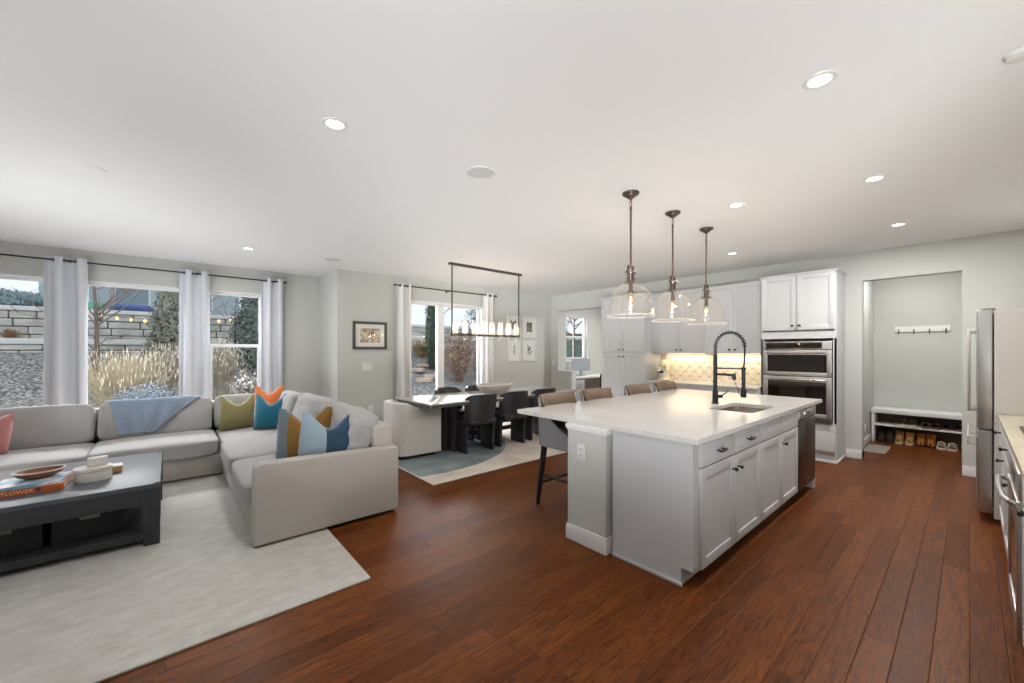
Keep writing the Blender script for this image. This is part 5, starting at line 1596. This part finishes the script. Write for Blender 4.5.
# ------------------------------------------------------------------ pictures
def picture(x0, x1, z0, z1, y, fm, fw, mat_in, art, label, name='framed_picture', group=None, motif=None):
    t = thing(name, label, 'framed picture', ((x0 + x1) / 2, y, (z0 + z1) / 2), group=group)
    og = ((x0 + x1) / 2, y, (z0 + z1) / 2)
    yb, yf = y, y - 0.022
    MB().box(x0, yf, z0, x0 + fw, yb, z1, .002).box(x1 - fw, yf, z0, x1, yb, z1, .002).box(x0 + fw, yf, z0, x1 - fw, yb, z0 + fw, .002).box(x0 + fw, yf, z1 - fw, x1 - fw, yb, z1, .002).build('frame', fm, t, org=og)
    MB().box(x0 + fw, y - 0.010, z0 + fw, x1 - fw, y - 0.002, z1 - fw).build('mat_board', M_PAPER, t, org=og)
    if art:
        ix, iz = mat_in
        MB().box(x0 + fw + ix, y - 0.0115, z0 + fw + iz, x1 - fw - ix, y - 0.0102, z1 - fw - iz).build('print', art, t, org=og)
    if motif:
        mm = MB()
        motif(mm, (x0 + x1) / 2, (z0 + z1) / 2, y - 0.0105)
        mm.build('print', mat('ink_grey_green', '#4c544c', .7), t, org=og)
    MB().box(x0 + fw, y - 0.016, z0 + fw, x1 - fw, y - 0.014, z1 - fw).build('glazing', M_GLASS, t, org=og, smooth=0)
    return t
picture(2.255, 2.832, 1.46, 1.925, 6.59, mat('dark_grey_frame', '#4b4a48', .5), 0.045, (0.075, 0.07), art_material('sepia_print', [(0.25, '#4a3529'), (0.42, '#8a7460'), (0.55, '#c8b59b'), (0.7, '#e4d9c6')], 11, 2.0), 'dark framed sepia picture with white mat on the dining wall')
def leaf(mm, cx, cz, y, L, W, ang):
    pts = []
    for k in range(9):
        u = k / 8
        pts.append((L * u, W * math.sin(PI * u)))
    for k in range(7, 0, -1):
        u = k / 8
        pts.append((L * u, -W * math.sin(PI * u)))
    M = Matrix(((math.cos(ang), -math.sin(ang), 0, cx), (0, 0, -1, y), (math.sin(ang), math.cos(ang), 0, cz), (0, 0, 0, 1)))
    mm.prism(pts, 0, 0.0008, M=M)
def sprig(seed, n, L, spread, W):
    def f(mm, cx, cz, y):
        random.seed(seed)
        for k in range(n):
            zz = cz - 0.10 + 0.18 * k / n
            a = R(90) + (1 if k % 2 else -1) * R(spread) * random.uniform(.6, 1.1)
            leaf(mm, cx + 0.02 * random.uniform(-1, 1), zz, y, L * random.uniform(.8, 1.2), W, a)
        mm.box(cx - 0.002, y - 0.0008, cz - 0.13, cx + 0.002, y, cz + 0.10)
    return f
WF = mat('white_frame', '#dfdfdd', .45)
pg_ = 'white framed prints on the dining wall'
picture(5.56, 5.925, 1.735, 2.215, 6.59, WF, 0.02, None, None, 'white framed botanical print in the upper row, partly behind the chandelier rod', group=pg_, motif=sprig(1, 7, .14, 45, .022))
picture(6.005, 6.42, 1.735, 2.215, 6.59, WF, 0.02, (0.10, 0.11), art_material('dark_green_print', [(0.3, '#2c332c'), (0.5, '#5d6a55'), (0.7, '#a9b39a')], 9, 1.5), 'white framed print with dark green image in the upper row by the corner', group=pg_)
picture(5.56, 5.925, 1.205, 1.68, 6.59, WF, 0.02, None, None, 'white framed faint botanical print in the lower row below the chandelier end', group=pg_, motif=sprig(3, 5, .10, 25, .008))
picture(6.005, 6.42, 1.205, 1.68, 6.59, WF, 0.02, None, None, 'white framed line botanical print in the lower row by the corner', group=pg_, motif=sprig(4, 8, .09, 60, .014))
# ------------------------------------------------------------------ garden
def gz(x, y):
    P_ = [(-50, -0.15), (8.0, -0.15), (9.5, 0.2), (11, 0.45), (12.5, 0.8), (14.5, 1.35), (15.0, 1.42), (60, 1.42)]
    for (a, b), (c, d) in zip(P_, P_[1:]):
        if y <= c:
            return b + (d - b) * (y - a) / (c - a) + 0.03 * noise.noise(Vector((x * .9, y * .9, 0)))
    return 1.42
GX0, GX1 = -14, 30
struct(MB().grid(lambda u, v: (GX0 + (GX1 - GX0) * u, 6.76 + (15.2 - 6.76) * v, gz(GX0 + (GX1 - GX0) * u, 7.70 if 6.76 + 8.44 * v < 7.7 else 6.76 + 8.44 * v) - (0.0)), 90, 36).build('ground', gravel_material(), smooth=180))
M_STONE = mat('retaining_stone', '#c2c1bd', 0.9, var=.18, vscale=3, bump=.5, bscale=14)
M_CAPS = mat('pale_cap_stone', '#d6d6d4', 0.85, var=.06, vscale=3)
M_MULCH = mat('brown_mulch', '#4f3f37', 0.95, var=.3, vscale=12, bump=.6, bscale=30)
def blockwall(name, label, x0, x1, y, z0, courses, ch, bw, cap=0.12):
    random.seed(int(y * 10))
    t = thing(name, label, 'retaining wall', ((x0 + x1) / 2, y, z0))
    og = ((x0 + x1) / 2, y, z0)
    m = MB()
    for c in range(courses):
        x = x0 + (bw * .5 if c % 2 else 0) - bw
        while x < x1:
            w = bw * random.uniform(.75, 1.2)
            d = random.uniform(-0.03, 0.03)
            m.box(x + .012, y + d, z0 + c * ch + .01, x + w - .012, y + 0.45, z0 + (c + 1) * ch - .01, 0.02, 1)
            x += w
    m.build('blocks', M_STONE, t, org=og)
    MB().box(x0 - bw, y + 0.08, z0, x1 + bw * .5, y + 0.4, z0 + courses * ch - 0.01).build('joints', mat('dark_joint', '#55534f', .95), t, org=og)
    MB().box(x0 - bw, y - 0.06, z0 + courses * ch, x1 + bw * .5, y + 0.6, z0 + courses * ch + cap, 0.02).build('cap', M_CAPS, t, org=og)
blockwall('retaining_wall', 'lower pale stone retaining wall with a white cap above the gravel slope', -13, 14, 14.9, 1.30, 2, 0.15, 0.8, 0.14)
blockwall('retaining_wall', 'upper grey block retaining wall behind the planted terrace', -13, 14, 16.3, 1.66, 4, 0.21, 0.62, 0.12)
struct(MB().box(-14, 15.3, 1.2, 30, 16.4, 1.66).box(-14, 16.7, 1.5, 30, 60, 2.55).build('ground_terrace', M_MULCH, smooth=0))

def blade_tuft(m, x, y, z, n, h, spread, w, rnd, lean=0.7, plume=0, mi2=1):
    for _ in range(n):
        a = rnd.uniform(0, 2 * PI)
        hh = h * rnd.uniform(.6, 1.1)
        r = spread * rnd.uniform(.2, 1.0)
        bx, by = x + 0.25 * spread * rnd.gauss(0, .5), y + 0.25 * spread * rnd.gauss(0, .5)
        hh *= 1 - 0.25 * (r / spread) ** 2
        tipx, tipy = bx + r * math.cos(a), by + r * math.sin(a)
        pts = []
        for k in range(4):
            u = k / 3
            pts.append(Vector((bx + (tipx - bx) * u ** 1.6, by + (tipy - by) * u ** 1.6, z + hh * (u - 0.12 * lean * u ** 3))))
        px, py = -math.sin(a + .6), math.cos(a + .6)
        vs_ = []
        for k, p in enumerate(pts):
            ww = w * (1 - 0.75 * k / 3)
            vs_.append((m.bm.verts.new(p + Vector((px * ww, py * ww, 0))), m.bm.verts.new(p - Vector((px * ww, py * ww, 0)))))
        for A, B in zip(vs_, vs_[1:]):
            m.bm.faces.new((A[0], A[1], B[1], B[0]))
        if plume and rnd.random() < plume:
            p = pts[-1]
            s = w * 1.1
            for q in range(2):
                an = rnd.uniform(0, PI)
                dx, dy = s * math.cos(an), s * math.sin(an)
                f = m.bm.faces.new([m.bm.verts.new(p + Vector(c)) for c in ((-dx * .4, -dy * .4, -6 * s), (dx, dy, -1 * s), (dx * .2, dy * .2, 7 * s), (-dx, -dy, 0))])
                f.material_index = mi2
M_STRAW = mat('straw_grass', '#beb199', 0.9, var=.3, vscale=5)
M_STRAW2 = mat('tan_grass', '#a58a63', 0.9, var=.2, vscale=5)
M_PLUME = mat('pale_plumes', '#cfc6b5', 0.95)
def grass(label, x, y, n, h, sp, w, seed, m1, plume=0, z=None):
    rnd = random.Random(seed)
    m = MB()
    zz = gz(x, y) if z is None else z
    blade_tuft(m, x, y, zz - .03, n, h, sp, w, rnd, plume=plume)
    o = m.build('ornamental_grass', [m1, M_PLUME], org=(x, y, zz), smooth=0)
    return tag(o, label, 'grass clump')
def twigs(m, base, n, h, sp, r, rnd, depth=2, mi=0):
    for _ in range(n):
        a = rnd.uniform(0, 2 * PI)
        s = sp * rnd.uniform(.15, 1)
        e = Vector((base[0] + s * math.cos(a), base[1] + s * math.sin(a), base[2] + h * rnd.uniform(.55, 1.05)))
        b = Vector(base) + Vector((rnd.gauss(0, .06) * sp, rnd.gauss(0, .06) * sp, 0))
        mid = b.lerp(e, .5) + Vector((rnd.gauss(0, .05), rnd.gauss(0, .05), .05)) * h
        m.tube([b, mid, e], [r, r * .75, r * .4], n=3, mi=mi)
        if depth:
            for _k in range(4):
                p = mid.lerp(e, rnd.uniform(0, .8))
                q = p + Vector((rnd.gauss(0, .22), rnd.gauss(0, .22), rnd.uniform(.05, .28))) * h * .5
                m.tube([p, q], [r * .55, r * .25], n=3, mi=mi)
def leafcards(m, n, fn, s, rnd, mi=0):
    for _ in range(n):
        p, nrm = fn(rnd)
        t1 = nrm.orthogonal().normalized()
        t1 = Matrix.Rotation(rnd.uniform(0, 2 * PI), 3, nrm) @ t1
        t2 = nrm.cross(t1)
        t2 = (t2 + nrm * rnd.uniform(-.8, .8)).normalized()
        k = s * rnd.uniform(.6, 1.3)
        f = m.bm.faces.new([m.bm.verts.new(p + t1 * a * k + t2 * b * k) for a, b in ((-.45, 0), (0, -1.2), (.45, 0), (0, 1.2))])
        f.material_index = mi
def conifer(label, x, y, h, r, seed, c1, c2, n=3200, s=0.07, z=None, col=False, name='evergreen_tree', base=0.0):
    rnd = random.Random(seed)
    z0 = gz(x, y) if z is None else z
    t = thing(name, label, 'tree', (x, y, z0))
    def f(rn):
        u = rn.random() ** (0.8 if col else 1.25)
        prof = (math.sin(PI * min(1, u * 0.62 + .24)) ** .7) if col else (1 - u) * .95 + .05
        a = rn.uniform(0, 2 * PI)
        rr = r * prof * rn.uniform(.72, 1.08) * (1 + .16 * math.sin(5 * a + 9 * u))
        return Vector((rr * math.cos(a), rr * math.sin(a), base + (h - base) * u)), Vector((math.cos(a), math.sin(a), .5)).normalized()
    m = MB()
    leafcards(m, n, f, s, rnd, 0)
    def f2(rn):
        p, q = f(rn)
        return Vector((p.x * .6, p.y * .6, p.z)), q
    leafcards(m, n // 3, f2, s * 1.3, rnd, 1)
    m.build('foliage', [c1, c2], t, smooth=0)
    MB().cyl((0, 0, -0.05), (0, 0, h * .8), 0.06 + r * .04, 0.01, n=8).build('trunk', mat('bark', '#5d5048', .9), t)
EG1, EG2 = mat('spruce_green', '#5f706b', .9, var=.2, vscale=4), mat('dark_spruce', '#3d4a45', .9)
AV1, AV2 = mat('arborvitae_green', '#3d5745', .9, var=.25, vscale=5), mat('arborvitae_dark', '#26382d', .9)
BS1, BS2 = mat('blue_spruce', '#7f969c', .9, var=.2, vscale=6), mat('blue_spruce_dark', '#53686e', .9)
GY1, GY2 = mat('winter_grey_green', '#87897a', .9, var=.25, vscale=4), mat('winter_twig', '#5e5a51', .9)
def shrub(label, x, y, h, r, seed, c1, c2, n=1500, s=0.045, z=None, nm='shrub', tw=40):
    rnd = random.Random(seed)
    z0 = gz(x, y) if z is None else z
    t = thing(nm, label, 'shrub', (x, y, z0))
    def f(rn):
        v = Vector((rn.gauss(0, 1), rn.gauss(0, 1), rn.gauss(0, 1) * .9 + .25)).normalized()
        k = rn.uniform(.7, 1.05) * (1 + .15 * noise.noise(v * 3 + Vector((seed, 0, 0))))
        return Vector((v.x * r * k, v.y * r * k, max(0.02, h * .48 + v.z * h * .52 * k))), v
    m = MB()
    leafcards(m, n, f, s, rnd, 0)
    m.build('foliage', [c1, c2], t, smooth=0)
    m = MB()
    twigs(m, (0, 0, 0), tw, h * .9, r * .9, 0.010, rnd, 1)
    m.build('stems', c2, t, smooth=0)
def bare_tree(label, x, y, h, seed, z=None, r=0.06, name='bare_tree', lean=(0, 0), spread=.9):
    rnd = random.Random(seed)
    z0 = gz(x, y) if z is None else z
    t = thing(name, label, 'tree', (x, y, z0))
    m = MB()
    tk = [Vector((lean[0] * u * h + .04 * math.sin(5 * u), lean[1] * u * h, h * u)) for u in [k / 7 for k in range(8)]]
    m.tube(tk, [r * (1 - .8 * k / 7) for k in range(8)], n=7)
    m.build('trunk', mat('bark_grey', '#6b5f58', .9), t)
    m = MB()
    def br(p, d, L, rr, dep):
        q = p + d * L * .5 + Vector((rnd.gauss(0, .06), rnd.gauss(0, .06), .04)) * L
        e = q + (d + Vector((rnd.gauss(0, .2), rnd.gauss(0, .2), .18))).normalized() * L * .5
        m.tube([p, q, e], [rr, rr * .75, rr * .45], n=3)
        if dep:
            for _ in range(3):
                s = q.lerp(e, rnd.uniform(-.4, 1))
                nd = (d + Vector((rnd.gauss(0, .6), rnd.gauss(0, .6), rnd.gauss(.15, .4)))).normalized()
                br(s, nd, L * rnd.uniform(.45, .7), rr * .55, dep - 1)
    for k in range(22):
        u = rnd.uniform(.16, 1)
        p = tk[int(u * 7)].lerp(tk[min(7, int(u * 7) + 1)], u * 7 - int(u * 7))
        a = rnd.uniform(0, 2 * PI)
        d = Vector((math.cos(a) * spread, math.sin(a) * spread, rnd.uniform(.3, 1.1))).normalized()
        br(p, d, h * rnd.uniform(.18, .36) * (1.15 - .5 * u), r * .36, 2)
    m.build('branches', mat('twig_grey', '#7c7069', .9), t)

# seen through the sofa windows
grass('big straw-coloured ornamental grass clump outside the wide sofa window', -0.62, 9.9, 1500, 1.25, 0.85, 0.0065, 1, M_STRAW, .35)
grass('paler feathery ornamental grass clump beside the straw-coloured one', -0.02, 10.5, 1100, 1.25, 0.6, 0.006, 2, mat('pale_grass', '#9d9287', .9, var=.2), .5)
grass('small dry grass tuft on the terrace above the white wall cap', -3.05, 15.87, 160, 0.42, 0.25, 0.014, 3, M_STRAW2, 0, z=1.66)
grass('pale seed-head perennial outside the double-hung window', 0.86, 10.5, 620, 1.4, 0.42, 0.006, 4, mat('dried_stems', '#9d9384', .9), .85)
shrub('low blue-grey shrub in front of the ornamental grass', -0.28, 8.75, 0.88, 0.50, 5, mat('blue_grey_leaf', '#596672', .9, var=.25), mat('blue_grey_stem', '#5d6878', .9), 4200, .015, tw=60)
bare_tree('slim bare tree standing outside the wide sofa window', -1.13, 11.3, 3.4, 6, r=.05)
shrub('bushy blue-green juniper on top of the block wall', -3.5, 17.3, 0.62, 0.95, 7, BS1, BS2, 2600, .06, z=2.5, tw=30)
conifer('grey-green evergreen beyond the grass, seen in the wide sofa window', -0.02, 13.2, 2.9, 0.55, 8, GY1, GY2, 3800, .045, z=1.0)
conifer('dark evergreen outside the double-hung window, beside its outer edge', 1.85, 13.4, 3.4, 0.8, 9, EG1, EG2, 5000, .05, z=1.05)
bare_tree('bare shrubby tree seen in the upper pane of the double-hung window', 0.75, 14.4, 2.6, 10, r=.03, name='bare_tree')
shrub('grey leafless shrub low outside the double-hung window', 1.22, 9.3, 0.9, 0.42, 11, mat('grey_twig_leaf', '#8f8c86', .9, var=.25), mat('grey_twig', '#6d6863', .9), 500, .03, tw=110)
# boulders/terrace slabs along the slope
def slab(label, x, y, w, d, h, rz, z=None, c=None, name='flagstone', cat='stepping stone', group=None):
    t = bmesh.new()
    n = 9
    rnd = random.Random(int(x * 100))
    pts = [(w / 2 * math.cos(2 * PI * k / n) * rnd.uniform(.85, 1.12), d / 2 * math.sin(2 * PI * k / n) * rnd.uniform(.85, 1.12)) for k in range(n)]
    m = MB().prism(pts, -h * .5, h * .5, min(h * .25, .03))
    o = m.build(name, c or mat('pink_sandstone', '#b9a79a', .85, var=.1, vscale=6))
    o.location = (x, y, (gz(x, y) if z is None else z) + h * .3)
    o.rotation_euler = (0, 0, rz)
    return tag(o, label, cat, group)
for k, (x, y, w, d, z_) in enumerate([(6.05, 11.2, .62, .5, 0), (6.5, 11.55, .75, .55, 0), (6.35, 12.25, .62, .45, 0), (6.85, 12.8, .55, .4, 0)]):
    slab('pinkish flagstone on the gravel outside the patio door, ' + ('closest to the house', 'second from the house', 'third from the house', 'topmost of the path')[k], x, y, w, d, 0.12, k * .7, group='flagstones outside the patio door')
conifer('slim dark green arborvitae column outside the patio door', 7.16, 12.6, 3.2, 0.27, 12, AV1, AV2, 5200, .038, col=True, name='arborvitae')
shrub('rusty brown leafless shrub outside the fixed patio door panel', 7.15, 10.9, 1.65, 0.72, 13, mat('rusty_leaf', '#9c8172', .9, var=.3), mat('rusty_stem', '#73584c', .9), 2600, .03, tw=140)
grass('tan grass clump on the slope beyond the flagstones', 7.42, 14.0, 420, .8, .55, .012, 14, M_STRAW2, .2)
shrub('dark green low shrub beside the rusty one', 8.35, 11.1, 0.9, 0.55, 15, EG1, EG2, 1300, .04)
for k, (x, y, s_, z_) in enumerate([(8.1, 15.86, 0.9, 1.7), (8.95, 15.86, 0.7, 1.7)]):
    slab('pale boulder on the terrace ' + ('behind the tan grass', 'behind the arborvitae')[k], x, y, s_, .5, .5, 0, z=z_, c=M_CAPS, name='boulder', cat='boulder')
bare_tree('bare grey tree far behind the arborvitae', 7.6, 18.5, 4.6, 16, z=2.5, r=.08)
bare_tree('bare grey tree far behind the rusty shrub', 10.4, 17.5, 4.4, 17, z=2.5, r=.07)
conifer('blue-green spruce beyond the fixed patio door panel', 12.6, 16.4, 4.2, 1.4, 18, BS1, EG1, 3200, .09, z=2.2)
bare_tree('bare tree outside the office window', 11.3, 9.6, 4.2, 19, r=.07)

# fence beyond the office window
fn_ = thing('garden_fence', 'dark green board fence outside the office window', 'fence', (13.5, 11.9, 0.6))
m = MB()
for k in range(40):
    m.box(9.0 + k * .225, 11.9, .3, 9.0 + k * .225 + .21, 11.93, 1.95, .004, 1)
m.build('board_panel', mat('green_boards', '#5f7d70', .8, var=.15), fn_, org=(13.5, 11.9, .6))
MB().box(8.95, 11.87, 1.95, 18.05, 11.96, 2.02).build('top_rail', M_CAPS, fn_, org=(13.5, 11.9, .6))

# neighbours behind the wall
def house(label, x, y, w, d, h, z, wallc, roofc, wins, porch=False):
    t = thing('house', label, 'house', (x, y, z))
    MB().box(0, 0, 0, w, d, h).build('walls', wallc, t, smooth=0)
    rf = [(-.4, h), (w / 2, h + w * .26), (w + .4, h), (w + .4, h + .14), (w / 2, h + w * .26 + .18), (-.4, h + .14)]
    MB().prism(rf, 0, d + .7, M=Matrix(((1, 0, 0, 0), (0, 0, 1, -.35), (0, 1, 0, 0), (0, 0, 0, 1)))).build('roof', roofc, t, smooth=0)
    for wx, wz, ww, wh in wins:
        f = MB().box(wx - .07, -.05, wz - .07, wx, .01, wz + wh + .07).box(wx + ww, -.05, wz - .07, wx + ww + .07, .01, wz + wh + .07).box(wx, -.05, wz - .07, wx + ww, .01, wz).box(wx, -.05, wz + wh, wx + ww, .01, wz + wh + .07).build('window', M_TRIM, t, smooth=0)
        MB().box(wx, -.02, wz, wx + ww, 0.012, wz + wh).build('pane', mat('house_pane', '#7f9aa6', .1), f, smooth=0)
SID, SID2, ROOF = mat('blue_grey_siding', '#aebfc6', .8), mat('pale_siding', '#cfd8dc', .8), mat('grey_shingles', '#6e757b', .9)
house('blue-grey neighbouring house seen above the wall in the wide sofa window', -3.2, 30, 6.5, 7, 5.2, 2.4, SID, ROOF, [(1.0, 1.4, 1.3, 1.6), (3.8, 1.4, 1.3, 1.6)])
house('pale neighbouring house seen through the double-hung window', 4.4, 32, 7, 7, 4.6, 2.4, SID2, ROOF, [(1.2, 1.6, 1.2, 1.5), (4.4, 1.6, 1.2, 1.5)])
# covered deck frame above the wall
pg2 = thing('pergola', 'blue-grey timber deck frame above the block wall by the picture edge', 'pergola', (-3.1, 19.0, 2.5))
m = MB()
for xx in (0.0, 0.55, 2.6):
    for yy in (0, 2.2):
        m.box(xx, yy, 0, xx + .17, yy + .17, 2.6)
m.build('posts', SID, pg2, smooth=0)
MB().box(-.2, -.1, 2.6, 3.0, 2.5, 2.78).box(-.2, -.1, 2.05, 3.0, .02, 2.2).build('beams', SID, pg2, smooth=0)
tp = tag(MB().prism([(0, 0), (1.5, -.1), (1.35, .6), (.1, .55)], 0, .30, .06, M=Matrix.Translation((-3.05, 17.2, 2.60))).build('folded_tarp', mat('green_tarp', '#3fa98c', .6), org=(-2.3, 17.4, 2.60)), 'bright green folded tarp on top of the block wall', 'tarp')
tp2 = tag(MB().soft((-0.95, 18.4, 2.8), (.55, .35, .22), e=2.6, n=5, wr=.05).build('covered_heap', mat('blue_tarp', '#3f5f9a', .6), org=(-0.95, 18.4, 2.6)), 'blue tarp-covered heap behind the block wall', 'tarp')
# string lights
sl = thing('string_lights', 'warm string lights hung in front of the block wall', 'string lights', (-0.3, 13.6, 2.3))
pts = [Vector((-1.6 + 3.0 * k / 24, 13.6, 2.36 - 0.14 * math.sin(PI * k / 24) + .0)) for k in range(25)]
MB().tube([p - Vector((-0.3, 13.6, 2.3)) for p in pts], .006, n=4).build('wire', M_RUBBER, sl)
MBULB = mat('warm_string_bulb', '#ffd590', .4, emit='#ffc670', estr=2.5)
for k in range(1, 24, 2):
    p = pts[k] - Vector((-0.3, 13.6, 2.3))
    MB().soft((p.x, p.y, p.z - .045), (.028, .028, .04), e=2, n=3).build('bulb', MBULB, sl)
MB().cyl((-1.3, 0, -1.4), (-1.3, 0, 0.07), .03, n=8).cyl((1.7, 0, -1.4), (1.7, 0, 0.07), .03, n=8).build('pole', M_BLACK, sl)
